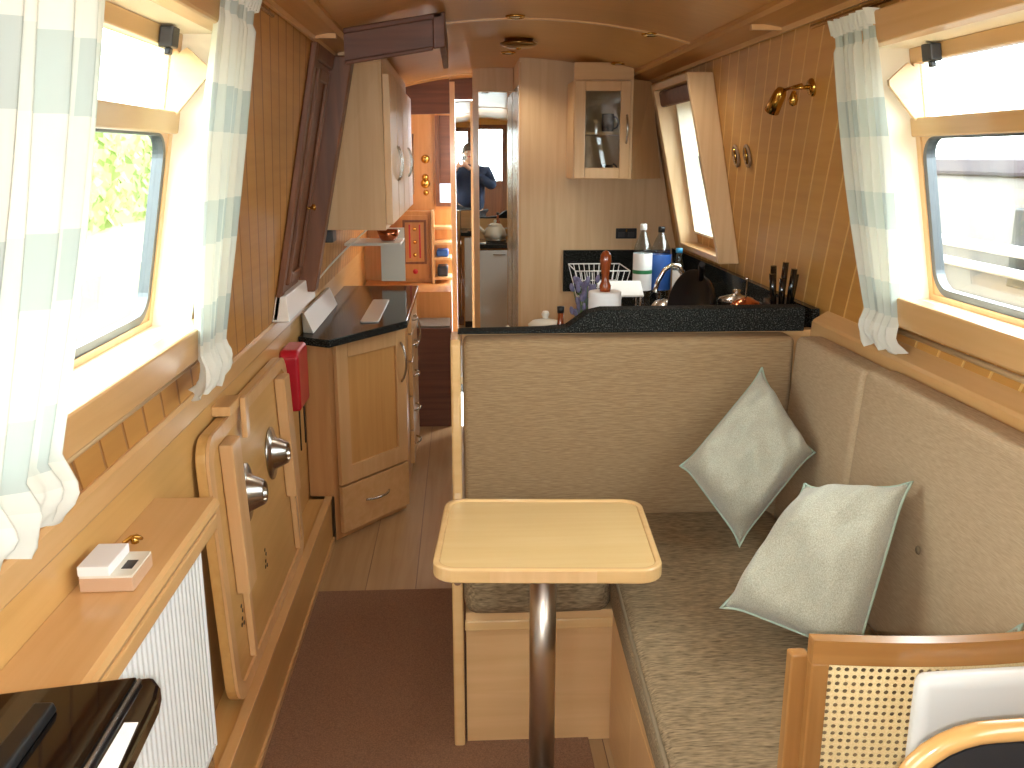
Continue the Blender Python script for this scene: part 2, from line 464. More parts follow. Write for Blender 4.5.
# ================================================================== SALOON WINDOWS
def saloon_window(idx, s, Wn, z_sill, z_pel):
    y0, y1, z0, z1 = Wn
    root = empty('window_%d' % idx, (WX(s, z0, 0), (y0+y1)/2, z0), kind='structure')
    # pale reveal lining
    mb = MB()
    wbox(mb, s, y0, y1, z0-.012, z0, -.002, .118); wbox(mb, s, y0, y1, z1, z1+.012, -.002, .118)
    wbox(mb, s, y1, y1+.012, z0, z1, -.002, .118); wbox(mb, s, y0-.012, y0, z0, z1, -.002, .118)
    mb.build('window_reveal', M['reveal'], root)
    # inner sill box and pelmet board
    mb = MB(); wbox(mb, s, y0-.03, y1+.0, z_sill-.075, z_sill, -.05, -.002); mb.build('window_sill', M['trim'], root, bevel=.006)
    mb = MB(); wbox(mb, s, y0-.03, y1+.0, z_pel, z_pel+.07, -.05, -.002); mb.build('pelmet_board', M['trim'], root, bevel=.006)
    # timber frame around hopper and transom
    F0, F1 = .082, .112
    zt = 1.645
    mb = MB()
    wbox(mb, s, y0, y1, z1-.035, z1, F0, F1); wbox(mb, s, y0, y1, zt, zt+.045, F0-.012, F1)
    mb.build('transom_frame', M['trim'], root, bevel=.004)
    mb = MB()
    wbox(mb, s, y1-.022, y1, z0, z1-.035, F0, F1); wbox(mb, s, y0, y0+.022, z0, z1-.035, F0, F1)
    wbox(mb, s, y0+.022, y1-.022, z0, z0+.016, F0, F1)
    mb.build('outer_frame', M['trim_z'], root)
    # dark aluminium rounded frame of the lower light
    a, b_, c, d_ = y0+.022, y1-.022, z0+.016, zt
    outer = rrect(a, b_, c, d_, .06, 8); inner = rrect(a+.018, b_-.018, c+.018, d_-.005, .045, 8)
    mb = MB(); vs = []; N = len(outer)
    for (yy, zz) in outer: vs.append((WX(s, zz, .085), yy, zz))
    for (yy, zz) in inner: vs.append((WX(s, zz, .085), yy, zz))
    for (yy, zz) in outer: vs.append((WX(s, zz, .108), yy, zz))
    for (yy, zz) in inner: vs.append((WX(s, zz, .108), yy, zz))
    fs = []
    for i in range(N):
        j = (i+1) % N
        fs += [(i, j, N+j, N+i), (2*N+i, 3*N+i, 3*N+j, 2*N+j), (N+i, N+j, 3*N+j, 3*N+i), (i, 2*N+i, 2*N+j, j)]
    mb.add(vs, fs); mb.build('aluminium_frame', M['alu'], root)
    # wood corners left around the rounded frame
    mb = MB()
    for (cy, cz, sy, sz) in ((a, c, 1, 1), (b_, c, -1, 1), (a, d_, 1, -1), (b_, d_, -1, -1)):
        R = .06; pts = [(cy, cz)]
        for k in range(7):
            t = PI/2*k/6
            pts.append((cy+sy*(R-R*math.sin(t)), cz+sz*(R-R*math.cos(t))))
        vs = [(WX(s, q[1], .086), q[0], q[1]) for q in pts] + [(WX(s, q[1], .107), q[0], q[1]) for q in pts]
        nn = len(pts)
        mb.add(vs, [tuple(range(nn)), tuple(range(2*nn-1, nn-1, -1))] + [(i, (i+1)%nn, nn+(i+1)%nn, nn+i) for i in range(nn)])
    mb.build('corner_fillet', M['trim_z'], root)
    mb = MB(); wbox(mb, s, a+.01, b_-.01, c+.01, d_-.003, .096, .100); mb.build('lower_pane', M['glass'], root)
    mb = MB(); wbox(mb, s, y0+.022, y1-.022, zt+.045, z1-.035, .096, .100); mb.build('hopper_pane', M['glass'], root)
    # angled cheek the hopper falls on, and its black catch
    yy = y1-.024
    for (yc, nm) in ((yy-.012, 'hopper_cheek'), (y0+.03, 'hopper_cheek')):
        tri = [(.082,1.665),(.082,1.80),(.062,1.815),(.012,1.775),(.012,1.762)]
        vs = [(WX(s, z, o), yc, z) for o, z in tri] + [(WX(s, z, o), yc+.012, z) for o, z in tri]
        mb = MB(); mb.add(vs, [(0,1,2,3,4),(9,8,7,6,5)] + [(i,(i+1)%5,5+(i+1)%5,5+i) for i in range(5)])
        mb.build(nm, M['palex'], root)
    mb = MB(); wbox(mb, s, y1-.16, y1-.115, z1-.042, z1-.004, .055, .081); wbox(mb, s, y1-.15, y1-.13, z1-.055, z1-.042, .06, .072)
    mb.build('catch', M['darkgrey'], root, bevel=.003)
    # slim track under the sill
    pts = [(WX(s, z_sill-.095, -.022), y, z_sill-.095) for y in (y0-.1, y1+.04)]
    MB().tube(pts, .007, 10).build('curtain_rail', M['bent2'], root)
    pts = [(WX(s, z_pel+.088, -.03), y, z_pel+.088) for y in (y0-.30, y1+.30)]
    MB().tube(pts, .006, 10).build('curtain_rail', M['brass'], root)
    return root
M['reveal'] = plain('reveal', (244,232,208), .5)
M['bent2'] = plain('bent2', (206,176,134), .3, .3)
saloon_window(1, -1, WL, 1.25, 1.835)
saloon_window(2, 1, WR, 1.265, 1.848)
# plainer forward windows behind the camera, for their daylight
for idx, s, Wn in ((3, -1, WL0), (4, 1, WR0)):
    y0, y1, z0, z1 = Wn
    root = empty('window_%d' % idx, (WX(s, z0, 0), (y0+y1)/2, z0), kind='structure')
    mb = MB(); wbox(mb, s, y0, y1, z0, z0+.03, .0, .118); wbox(mb, s, y0, y1, z1-.03, z1, 0, .118)
    wbox(mb, s, y0, y0+.03, z0+.03, z1-.03, 0, .118); wbox(mb, s, y1-.03, y1, z0+.03, z1-.03, 0, .118)
    mb.build('window_frame', M['trim'], root)
    mb = MB(); wbox(mb, s, y0+.03, y1-.03, z0+.03, z1-.03, .096, .100); mb.build('pane', M['glass'], root)

# galley window with its projecting box frame
def galley_window():
    s = 1; y0, y1, z0, z1 = 3.72, 4.42, 1.175, 1.915
    root = empty('window_5', (WX(1, 1.2), 4.06, 1.175), kind='structure')
    ob, ot = -.085, -.105
    def ofs(z): return ob + (ot-ob)*(z-z0)/(z1-z0)
    def bx(mb, ya, yb, za, zb, depth=0):
        return wbox(mb, s, ya, yb, za, zb, ofs(za)+depth, -.001, ofs(zb)+depth, -.001)
    mb = MB(); bx(mb, y0, y0+.03, z0, z1); mb.build('near_jamb', M['ash'], root, bevel=.004)
    mb = MB(); bx(mb, y1-.05, y1, z0, z1); mb.build('far_jamb', M['ash'], root, bevel=.004)
    mb = MB(); bx(mb, y0+.03, y1-.05, z0, z0+.028); mb.build('window_sill', M['trim'], root, bevel=.004)
    mb = MB(); bx(mb, y0+.03, y1-.05, z1-.03, z1); mb.build('head_board', M['trim'], root, bevel=.004)
    mb = MB(); wbox(mb, s, y0+.03, y1-.05, z1-.10, z1-.032, -.085, -.06); mb.build('roller_blind', M['mahogany_x'], root, bevel=.01)
    # inner casing and lining of the opening
    a, b_, c, d_ = WK
    mb = MB(); wbox(mb, s, a-.0, b_, c-.01, c, -.02, .118); wbox(mb, s, a, b_, d_, d_+.01, -.02, .118)
    wbox(mb, s, a-.01, a, c, d_, -.02, .118); wbox(mb, s, b_, b_+.01, c, d_, -.02, .118)
    mb.build('window_reveal', M['reveal'], root)
    mb = MB(); wbox(mb, s, a, a+.025, c, d_, .07, .11); wbox(mb, s, b_-.025, b_, c, d_, .07, .11)
    wbox(mb, s, a+.025, b_-.025, c, c+.02, .07, .11); wbox(mb, s, a+.025, b_-.025, d_-.03, d_, .07, .11); wbox(mb, s, a+.025, b_-.025, 1.60, 1.62, .07, .11)
    mb.build('aluminium_frame', M['alu'], root, bevel=.003)
    mb = MB(); wbox(mb, s, a+.025, b_-.025, c+.02, d_-.03, .094, .098); mb.build('pane', M['glass'], root)
    p = [(WX(1, 1.33, .05), 4.27, 1.33), (WX(1, 1.60, .01), 4.16, 1.60)]
    MB().tube(p, .006, 8).build('window_stay', M['alu'], root)
    mb = MB(); wbox(mb, s, a+.03, a+.07, 1.42, 1.60, .03, .06); mb.build('open_hopper_edge', M['trim_z'], root)
galley_window()

# ================================================================== CURTAINS
def curtain(name, s, top, bot, z0, z1, off, folds, label, amp=.016, seed=0, zg=None, spread=1.02):
    """top=(ya,yb) at head, bot=(ya,yb) at the gathered tie, cloth runs between heading tape and frill"""
    zg = zg or z0+.085
    rnd = random.Random(seed); ph = [rnd.uniform(0, 6.28) for _ in range(6)]
    nu, nv = 150, 60
    def P(u, v):
        z = z1 + (z0-z1)*v
        if z >= zg:
            t = (z1-z)/(z1-zg)
            # slight bulge in the middle, narrow at the tie
            k = t**2.2
            ya = top[0] + (bot[0]-top[0])*k; yb = top[1] + (bot[1]-top[1])*k
            cx = (ya+yb)/2; w = (yb-ya)*(1+.05*math.sin(PI*t))
            am = amp*(.75+.35*math.sin(PI*t))
            if t < .05: am *= .55
        else:
            t = (zg-z)/(zg-z0)
            cx = (bot[0]+bot[1])/2; w = (bot[1]-bot[0])*(1+(spread-1)*math.sin(min(t, 1)*PI*.62))
            am = amp*(.8+.25*t)
        y = cx + (u-.5)*w
        uu = u + .012*math.sin(2*PI*2*u+ph[0]+1.6*(z))
        o = off + am*math.sin(2*PI*folds*uu+ph[1]) + am*.45*math.sin(2*PI*folds*1.7*uu+ph[2]+2*z) 
        if z < zg:
            o += .006*t*math.sin(2*PI*folds*2.3*u+ph[3]+9*t) - .018*math.sin(t*PI)
            z += .008*t*math.sin(2*PI*3*u+ph[4]) + .006*t*math.sin(2*PI*8*u+ph[5])
        return (WX(s, z, o), y, z)
    mb = MB(); mb.grid(P, nu, nv)
    mb.uv = []
    cloth = folds*.075
    for j in range(nv+1):
        for i in range(nu+1):
            mb.uv.append((i/nu*cloth, (z1+(z0-z1)*j/nv)))
    yc = (bot[0]+bot[1])/2
    root = empty(name, (WX(s, z0, off), yc, z0), label, 'curtain')
    mb.build('cloth', M['curtain'], root)
    # gathered heading: small ruffle and hooks
    def H(u, v):
        z = z1 + .035*v
        y = top[0] + (top[1]-top[0])*u
        o = off + (.010+.006*v)*math.sin(2*PI*folds*2*u+ph[2]) + .004*math.sin(2*PI*folds*5*u)
        return (WX(s, z+.004*math.sin(40*u), o), y, z+.004*math.sin(40*u))
    hb = MB(); hb.grid(H, nu, 4); hb.uv = [(i/nu*cloth, .02) for j in range(5) for i in range(nu+1)]
    hb.build('heading', M['curtain'], root)
    for k in range(6):
        y = top[0] + (top[1]-top[0])*(k+.5)/6
        MB().lathe([(.009,-.002),(.012,0),(.009,.002),(.006,0),(.009,-.002)], (WX(s, z1+.022, -.03), y, z1+.022), (0,1,0), 12).build('hook', M['brass'], root)
    return root
curtain('curtain', -1, (1.80, 2.08), (1.95, 2.17), 1.10, 1.885, -.055, 6, 'narrow gathered check curtain at the far end of the left window', seed=3, amp=.014)
curtain('curtain', -1, (.80, 1.20), (.78, 1.19), 1.135, 1.885, -.070, 7, 'wide pleated check curtain at the near end of the left window', seed=5, amp=.017, spread=1.04)
curtain('curtain', 1, (2.17, 2.40), (2.20, 2.37), 1.125, 1.885, -.055, 6, 'gathered check curtain beside the right window, behind the settee', seed=9, amp=.013)

# ================================================================== LEFT SIDE FITTINGS
# radiator and its shelf
sh = empty('radiator_shelf', (-.59, 1.1, .862), 'long varnished wooden shelf above the white radiator on the left', 'shelf')
mb = MB(); mb.prism([(-.654,.866),(-.53,.866),(-.522,.872),(-.519,.882),(-.522,.892),(-.53,.897),(-.654,.897)], 'y', .2, 1.89)
mb.build('shelf_board', M['trim'], sh)
mb = MB(); mb.box(-.535, -.522, .2, 1.875, .835, .866); mb.build('front_lip', M['trim'], sh, bevel=.004)
mb = MB()
poly = [(-.654,.866),(-.53,.866),(-.53,.83)] + [(-.53-.115*math.sin(t*PI/2/8)*1.0, .83-.10*(1-math.cos(t*PI/2/8))-.0) for t in range(1, 9)] + [(-.654,.72)]
mb.prism(poly, 'y', 1.855, 1.873); mb.build('shelf_bracket', M['trim_z'], sh, bevel=.003)

rad = empty('radiator', (-.60, 1.35, .33), 'white corrugated panel radiator under the long wooden shelf', 'radiator')
mb = MB()
prof = []
y = .75; 
N = 46; pitch = (1.835-.75)/N
for k in range(N):
    a = .75+k*pitch
    prof += [(a, -.568), (a+pitch*.30, -.568), (a+pitch*.42, -.556), (a+pitch*.86, -.556)]
prof += [(1.835, -.568)]
vs = [(x, yy, .335) for yy, x in prof] + [(x, yy, .84) for yy, x in prof]
nn = len(prof)
mb.add(vs, [(i, i+1, nn+i+1, nn+i) for i in range(nn-1)])
mb.box(-.60, -.57, .75, 1.835, .335, .84); mb.box(-.60, -.554, .75, 1.835, .332, .342)
mb.build('panel', M['radwhite'], rad)
for ya in (1.836, .744): MB().box(-.604, -.552, ya, ya+.006, .335, .84).build('side_cover', M['radwhite'], rad, bevel=.002)
for ya in (1.0, 1.6): MB().box(-.654, -.60, ya, ya+.04, .40, .80).build('wall_bracket', M['steel'], rad)
mb = MB(); mb.tube([(-.585,1.842,.36),(-.585,1.885,.36),(-.585,1.885,.2)], .009, 12); mb.lathe([(0,0),(.016,0),(.018,.02),(.016,.05),(.0,.052)], (-.585,1.885,.355), (0,0,1)); mb.lathe([(.0,0),(.013,0),(.013,.03),(0,.03)], (-.585,1.86,.36), (0,1,0))
mb.build('valve', M['chrome'], rad)

# coaster box and note pad
cb = empty('coaster_box', (-.594, 1.5, .8975), 'small box of coasters on the radiator shelf', 'box')
MB().box(-.638, -.550, 1.45, 1.55, .8975, .922).build('box_base', M['cardboard'], cb, bevel=.002)
MB().box(-.637, -.551, 1.451, 1.549, .922, .926).build('box_lid', M['cream'], cb)
MB().box(-.578, -.560, 1.478, 1.512, .926, .9266).build('printed_mark', M['darkgrey'], cb)
tag(MB().box(-.638, -.586, 1.448, 1.545, .9268, .944).build('note_pad', M['paper'], bevel=.0015, base=(-.61, 1.5, .9268)),
    'white block of note paper on top of the coaster box', 'note pad')
kb = MB(); kb.tube([(-.632,1.64,.903),(-.622,1.655,.909),(-.612,1.645,.914),(-.606,1.66,.904),(-.618,1.668,.906)], .004, 8)
kb.lathe([(0,0),(.007,0),(.008,.006),(.005,.014),(0,.016)], (-.615,1.652,.8985), (0,0,1), 12)
tag(kb.build('brass_trinket', M['brass'], base=(-.618,1.652,.8975)), 'tiny brass trinket on the shelf behind the note pad', 'ornament')

# glossy black device on the shelf corner
dv = empty('laptop', (-.52, .87, .8975), 'glossy black laptop lying closed on the near end of the shelf, with a white sticker', 'laptop')
mb = MB(); mb.prism([(-.64,.60),(-.375,.60),(-.396,1.085),(-.402,1.115),(-.418,1.138),(-.645,1.092)], 'z', .8985, .926)
mb.build('base', M['blackgloss'], dv, bevel=.006)
mb = MB(); mb.hexa([(-.64,.60,.927),(-.432,.60,.927),(-.434,1.126,.927),(-.645,1.085,.927),(-.64,.60,.934),(-.432,.60,.934),(-.434,1.124,.934),(-.645,1.083,.934)])
mb.build('lid', M['blackgloss'], dv, bevel=.003)
mb = MB(); mb.hexa([(-.545,.60,.9345),(-.50,.60,.9345),(-.505,1.05,.9345),(-.535,1.05,.9345),(-.54,.60,.950),(-.505,.60,.950),(-.508,1.048,.948),(-.532,1.048,.948)])
mb.build('hinge_bar', M['black'], dv, bevel=.003)
MB().tube([(-.428,.60,.930),(-.430,1.120,.930)], .0035, 8).build('edge_strip', M['steel'], dv)
st = MB().add([(-.419,.92,.9265),(-.394,.92,.9265),(-.402,1.03,.9265),(-.419,1.03,.9265),(-.419,.92,.9272),(-.394,.92,.9272),(-.402,1.03,.9272),(-.419,1.03,.9272)],
    [(0,3,2,1),(4,5,6,7),(0,1,5,4),(1,2,6,5),(2,3,7,6),(3,0,4,7)]).build('sticker', M['paper'], dv)

# spare tabletop stored against the left side
def leanx(z, o=0): return -.648 + o + (.93-z)*.045
tp = empty('stored_tabletop', (-.62, 2.67, .213), 'spare wooden tabletop stored upright against the left side, underside outwards with two pole sockets', 'tabletop')
poly = rrect(2.16, 3.19, .214, .935, .07, 6)
mb = MB(); nn = len(poly)
vs = [(leanx(z, .0), y, z) for y, z in poly] + [(leanx(z, .026), y, z) for y, z in poly]
mb.add(vs, [tuple(range(nn)), tuple(range(2*nn-1, nn-1, -1))] + [(i, (i+1)%nn, nn+(i+1)%nn, nn+i) for i in range(nn)])
mb.build('board', M['lining'], tp, bevel=.004)
inner = rrect(2.20, 3.15, .25, .90, .05, 6)
mb = MB()
vs = [(leanx(z, .0265), y, z) for y, z in poly] + [(leanx(z, .0265), y, z) for y, z in inner] + [(leanx(z, .034), y, z) for y, z in poly] + [(leanx(z, .034), y, z) for y, z in inner]
mb.add(vs, [f for i in range(nn) for j in [(i+1) % nn] for f in ((i,j,nn+j,nn+i),(2*nn+i,3*nn+i,3*nn+j,2*nn+j),(nn+i,nn+j,3*nn+j,3*nn+i),(i,2*nn+i,2*nn+j,j))])
mb.build('edge_trim', M['trim_z'], tp)
def leanbox(y0, y1, z0, z1, o0, o1):
    return MB().hexa([(leanx(z0,o0),y0,z0),(leanx(z0,o1),y0,z0),(leanx(z0,o1),y1,z0),(leanx(z0,o0),y1,z0),(leanx(z1,o0),y0,z1),(leanx(z1,o1),y0,z1),(leanx(z1,o1),y1,z1),(leanx(z1,o0),y1,z1)])
leanbox(2.28, 2.37, .48, .89, .027, .062).build('batten', M['trim_z'], tp, bevel=.004)
leanbox(2.33, 2.36, .27, .479, .027, .045).build('batten', M['trim_z'], tp, bevel=.003)
leanbox(3.00, 3.09, .48, .89, .027, .062).build('batten', M['trim_z'], tp, bevel=.004)
leanbox(3.05, 3.08, .27, .479, .027, .045).build('batten', M['trim_z'], tp, bevel=.003)
for (yy, zz) in ((2.49, .685), (2.85, .685)):
    c = (leanx(zz, .027), yy, zz)
    MB().lathe([(.0,.003),(.082,.003),(.084,.0),(.084,.004),(.056,.009),(.052,.014),(.034,.052),(.030,.055),(.026,.052),(.026,.02),(0,.02)], c, (1,0,.045), 36).build('pole_socket', M['steel'], tp)
for (yy, zz) in ((2.30, .40), (2.62, .42)):
    mb = MB()
    for (dy, dz) in ((0,0),(.012,.018),(-.010,-.014),(.004,.034),(.012,-.018)):
        mb.lathe([(0,.001),(.006,.001),(.006,0)], (leanx(zz+dz, .0275), yy+dy, zz+dz), (1,0,0), 10)
    mb.build('screw_holes', M['black'], tp)
tb = empty('turn_button', (-.63, 2.47, .93), 'small wooden turn button above the stored tabletop on the left', 'turn button')
MB().box(-.655, -.606, 2.37, 2.50, .94, .966).build('block', M['trim'], tb, bevel=.003)
MB().box(-.605, -.590, 2.47, 2.51, .85, .965).build('latch', M['trim_z'], tb, bevel=.004)

# red fire blanket box
fb = empty('fire_blanket', (-.64, 3.42, .70), 'red fire blanket case on the left side beside the galley cabinet', 'fire blanket')
mb = MB(); mb.prism([(3.28,.70),(3.48,.70),(3.48,.905),(3.46,.925),(3.30,.925),(3.28,.905)], 'x', -.655, -.585)
mb.build('case', M['red'], fb, bevel=.012, seg=3)
for yy in (3.33, 3.43):
    mb = MB(); mb.box(-.603, -.599, yy-.006, yy+.006, .54, .70); mb.build('pull_tape', M['black'], fb)

# side hatch: mahogany doors
hd = empty('door_3', (WX(-1,1.1), 3.55, 1.08), kind='structure')
s = -1
mb = MB(); wbox(mb, s, 3.12, 3.17, 1.06, 1.95, -.022, -.001); wbox(mb, s, 3.17, 3.96, 1.90, 1.95, -.022, -.001)
mb.build('door_frame', M['mahogany'], hd, bevel=.005)
mb = MB(); wbox(mb, s, 3.17, 3.49, 1.14, 1.90, -.014, -.001); mb.build('hatch_door', M['mahogany'], hd, bevel=.003)
mb = MB(); wbox(mb, s, 3.20, 3.24, 1.17, 1.88, -.028, -.0145); wbox(mb, s, 3.42, 3.46, 1.17, 1.88, -.028, -.0145); wbox(mb, s, 3.24, 3.42, 1.84, 1.88, -.028, -.0145); wbox(mb, s, 3.24, 3.42, 1.17, 1.21, -.028, -.0145)
mb.build('door_moulding', M['mahogany'], hd, bevel=.005)
c = Vector((WX(s, 1.42, -.0285), 3.37, 1.42)); MB().lathe([(0,.03),(.010,.028),(.012,.02),(.005,.012),(.005,0),(.012,0)], c, (1,0,.2), 16).build('door_knob', M['brass'], hd)
mb = MB(); wbox(mb, s, 3.54, 3.62, 1.10, 1.95, -.075, -.001, -.085, -.001); mb.build('hatch_post', M['mahogany'], hd, bevel=.006)
mb = MB(); wbox(mb, s, 3.12, 3.70, 1.057, 1.145, -.060, -.001, -.035, -.001); mb.build('hatch_sill', M['sillw'] if 'sillw' in M else plain('sillw', (236,234,228), .25), hd, bevel=.004)
# hatch surround hanging from the ceiling
def zr(x): return 1.992 + (x+.372)*.162
mb = MB()
Y0, Y1 = 3.19, 3.215
def hb(xa, xb, da, db, ya=Y0, yb=Y1):
    return [(xa,ya,zr(xa)+da),(xb,ya,zr(xb)+da),(xb,yb,zr(xb)+da),(xa,yb,zr(xa)+da),(xa,ya,zr(xa)+db),(xb,ya,zr(xb)+db),(xb,yb,zr(xb)+db),(xa,yb,zr(xa)+db)]
hs = empty('roof_hatch_surround', (-.2, 3.3, 1.9), 'dark mahogany frame hanging below the ceiling at the roof hatch on the left', 'hatch frame')
mb.hexa(hb(-.368, -.062, -.095, -.012)); mb.build('panel', M['mahogany_x'], hs)
mb = MB(); mb.hexa(hb(-.368, -.05, -.013, .004, Y0-.014, Y0-.001)); mb.hexa(hb(-.082, -.042, -.104, .004, Y0-.014, Y0-.0005)); mb.hexa(hb(-.368, -.082, -.108, -.094, Y0-.012, Y0-.0005))
mb.build('moulding', M['mahogany_x'], hs, bevel=.004)
mb = MB(); mb.hexa(hb(-.062, -.042, -.104, .004, Y0, 3.93)); mb.build('side_board', M['mahogany_x'], hs, bevel=.004)

# ================================================================== GALLEY, LEFT
gl = empty('base_cabinet', (-.45, 4.2, 0), 'maple base cabinet with an angled door at the near end of the left galley run', 'cabinet')
A = Vector((-.543, 3.745, 0)); B = Vector((-.262, 4.11, 0))
mb = MB()
mb.prism([(-.652,3.755),(-.55,3.745),(-.272,4.112),(-.272,4.56),(-.652,4.56)], 'z', .2, .868)
mb.prism([(-.55,3.748),(-.272,4.115),(-.272,4.56),(-.55,4.56)], 'z', 0, .2)
mb.build('carcass', M['ash2'] if 'ash2' in M else wood('ash2', (214,166,112), (202,150,96), 'z', rough=.35, coat=.2), gl)
dvec = (B-A).normalized(); nvec = Vector((dvec.y, -dvec.x, 0))   # outward normal (towards camera/right)
L = (B-A).length
def angbox(u0, u1, z0, z1, n0, n1):
    def P(u, n_, z): q = A + dvec*u + nvec*n_; return (q.x, q.y, z)
    return [P(u0,n1,z0),P(u1,n1,z0),P(u1,n0,z0),P(u0,n0,z0),P(u0,n1,z1),P(u1,n1,z1),P(u1,n0,z1),P(u0,n0,z1)]
dr = MB()
dr.hexa(angbox(.02, .085, .245, .855, .0, .020)); dr.hexa(angbox(L-.075, L-.012, .245, .855, .0, .020))
dr.hexa(angbox(.085, L-.075, .79, .855, .0, .020)); dr.hexa(angbox(.085, L-.075, .245, .32, .0, .020))
door = dr.build('door', M['trim_z'], gl, bevel=.002)
MB().hexa(angbox(.0855, L-.0755, .3205, .7895, .001, .010)).build('door_panel', wood('panelw', (222,172,108), (210,158,94), 'z', rough=.3, coat=.3), door)
def bow_handle(p0, p1, n_, r=.005, d=.03, k=9):
    p0, p1, n_ = Vector(p0), Vector(p1), Vector(n_).normalized()
    pts = []
    for i in range(k+1):
        t = i/k; pts.append(p0.lerp(p1, t) + n_*(d*math.sin(PI*t)**.7 if 0 < t < 1 else 0))
    return MB().tube(pts, r, 10)
q0 = A+dvec*(L-.045)+nvec*.020; q0.z = .62; q1 = q0.copy(); q1.z = .80
bow_handle(q0, q1, nvec).build('handle', M['steel'], door)
dw = MB().hexa(angbox(.02, L-.012, .03, .235, .0, .020)).build('drawer', M['trim_x'], gl, bevel=.002)
q0 = A+dvec*(.16)+nvec*.020; q1 = A+dvec*(.31)+nvec*.020; q0.z = q1.z = .14
bow_handle(q0, q1, nvec, d=.025).build('handle', M['steel'], dw)

# corridor-side units, seen edge on
def corridor_unit(y0, y1, label, kind):
    t = empty('base_cabinet', (-.45, (y0+y1)/2, 0), label, 'cabinet')
    MB().box(-.652, -.272, y0+.002, y1-.002, 0, .868).build('carcass', M['trim_z'], t)
    if kind == 'drawers':
        zs = [.06, .24, .42, .60, .74, .855]
        for a, b_ in zip(zs[:-1], zs[1:]):
            d = MB().box(-.271, -.252, y0+.01, y1-.01, a+.004, b_-.004).build('drawer', M['trim'], t, bevel=.002)
            bow_handle((-.252, (y0+y1)/2-.07, (a+b_)/2), (-.252, (y0+y1)/2+.07, (a+b_)/2), (1,0,0), d=.028).build('handle', M['steel'], d)
    else:
        d = MB().box(-.271, -.252, y0+.01, y1-.01, .06, .855).build('door', M['trim_z'], t, bevel=.002)
        bow_handle((-.252, y0+.06, .60), (-.252, y0+.06, .78), (1,0,0), d=.028).build('handle', M['steel'], d)
corridor_unit(4.56, 4.86, 'maple drawer unit in the left galley run, next to the angled cabinet', 'drawers')
corridor_unit(4.86, 5.16, 'maple cupboard at the far end of the left galley run', 'door')
wt = MB(); wt.prism([(-.652,3.68),(-.527,3.60),(-.520,3.60),(-.242,4.02),(-.240,4.03),(-.240,5.17),(-.652,5.17)], 'z', .870, .902)
tag(wt.build('worktop', M['granite'], bevel=.003, base=(-.45,4.3,.87)), 'polished black granite worktop with cut corner on the left galley cabinets', 'worktop')
# pale strips imitating reflections in the polished granite
sk = MB(); sk.hexa([(-.645,3.76,.9025),(-.60,3.74,.9025),(-.60,4.5,.9025),(-.645,4.5,.9025),(-.65,3.76,.985),(-.635,3.74,.985),(-.635,4.5,.985),(-.65,4.5,.985)])
tag(sk.build('splashback', M['granite_glare'], bevel=.002, base=(-.63,4.1,.9025)), 'low upstand behind the left galley worktop, paled to imitate a reflection in the granite', 'splashback')
sp = MB(); sp.prism(rrect(-.44, -.36, 3.98, 4.62, .015), 'z', .9025, .908)
tag(sp.build('reflection_strip', M['granite_glare'], bevel=.002, base=(-.40,4.3,.9025)), 'long pale strip imitating a window reflection in the left black worktop', 'reflection')
# dark wooden backing and the trailing cable
struct(MB().prism([(-.655,1.057),(-.64,1.057),(-.585,1.33),(-.60,1.33)], 'y', 3.63, 5.3), 'trim_13', M['mahback'] if 'mahback' in M else wood('mahback', (150,98,62), (128,80,50), 'y', rough=.4))
pts = []
for i in range(17):
    t = i/16; yy = 3.60+1.2*t; zz = 1.045 + .23*t**1.5
    pts.append((-.628+.20*t**2.2, yy, zz))
tag(MB().tube(pts, .004, 8).build('cable', M['cream'], base=pts[0]), 'thin cream cable rising from the left worktop to the wall cabinets', 'cable')
tag(MB().box(-.60, -.50, 3.70, 3.80, 1.27, 1.318).build('under_cabinet_radio', M['darkgrey'], bevel=.004, base=(-.55,3.75,1.27)), 'small dark grey box under the left wall cabinets', 'box')

# left wall cabinets
wc = empty('wall_cabinet', (-.4, 4.3, 1.33), 'pale wall cabinets above the left galley worktop, with a tapered plain end', 'cabinet')
mb = MB()
mb.hexa([(-.585,3.64,1.325),(-.285,3.60,1.325),(-.285,5.2,1.325),(-.585,5.2,1.325),(-.475,3.64,1.935),(-.285,3.60,1.935),(-.285,5.2,1.935),(-.475,5.2,1.935)])
mb.build('carcass', M['ash'], wc)
MB().box(-.44, -.285, 3.603, 5.2, 1.936, 1.975).build('top_filler', M['ash'], wc)
for k in range(4):
    a = 3.62+k*.395
    d = MB().box(-.284, -.258, a, a+.365, 1.345, 1.895).build('door', M['ash'], wc, bevel=.003)
    hy = a+.33 if k % 2 == 0 else a+.035
    bow_handle((-.258, hy, 1.50), (-.258, hy, 1.64), (1,0,0), r=.0035, d=.018).build('handle', M['steel'], d)
tag(MB().tube([(-.26,4.85,1.09),(-.26,4.85,1.10)], .01).build('x', M['steel']), 'x', 'x') if False else None
rk = empty('wall_rack', (-.33, 4.95, 1.15), 'small white rack shelf below the far left wall cabinet', 'rack')
mb = MB(); mb.box(-.60, -.31, 4.85, 5.15, 1.15, 1.165); mb.build('shelf', M['cream'], rk, bevel=.003)
MB().box(-.44, -.31, 5.151, 5.168, .93, 1.22).build('end_board', M['cream'], rk)
mb = MB(); mb.lathe([(0,0),(.035,0),(.05,.02),(.06,.055),(.057,.055),(.047,.022),(.03,.004),(0,.004)], (-.385,5.0,1.1655), n=24)
tag(mb.build('bowl', M['copper'], base=(-.385,5.0,1.1655)), 'small copper bowl on the rack shelf under the far left wall cabinet', 'bowl')

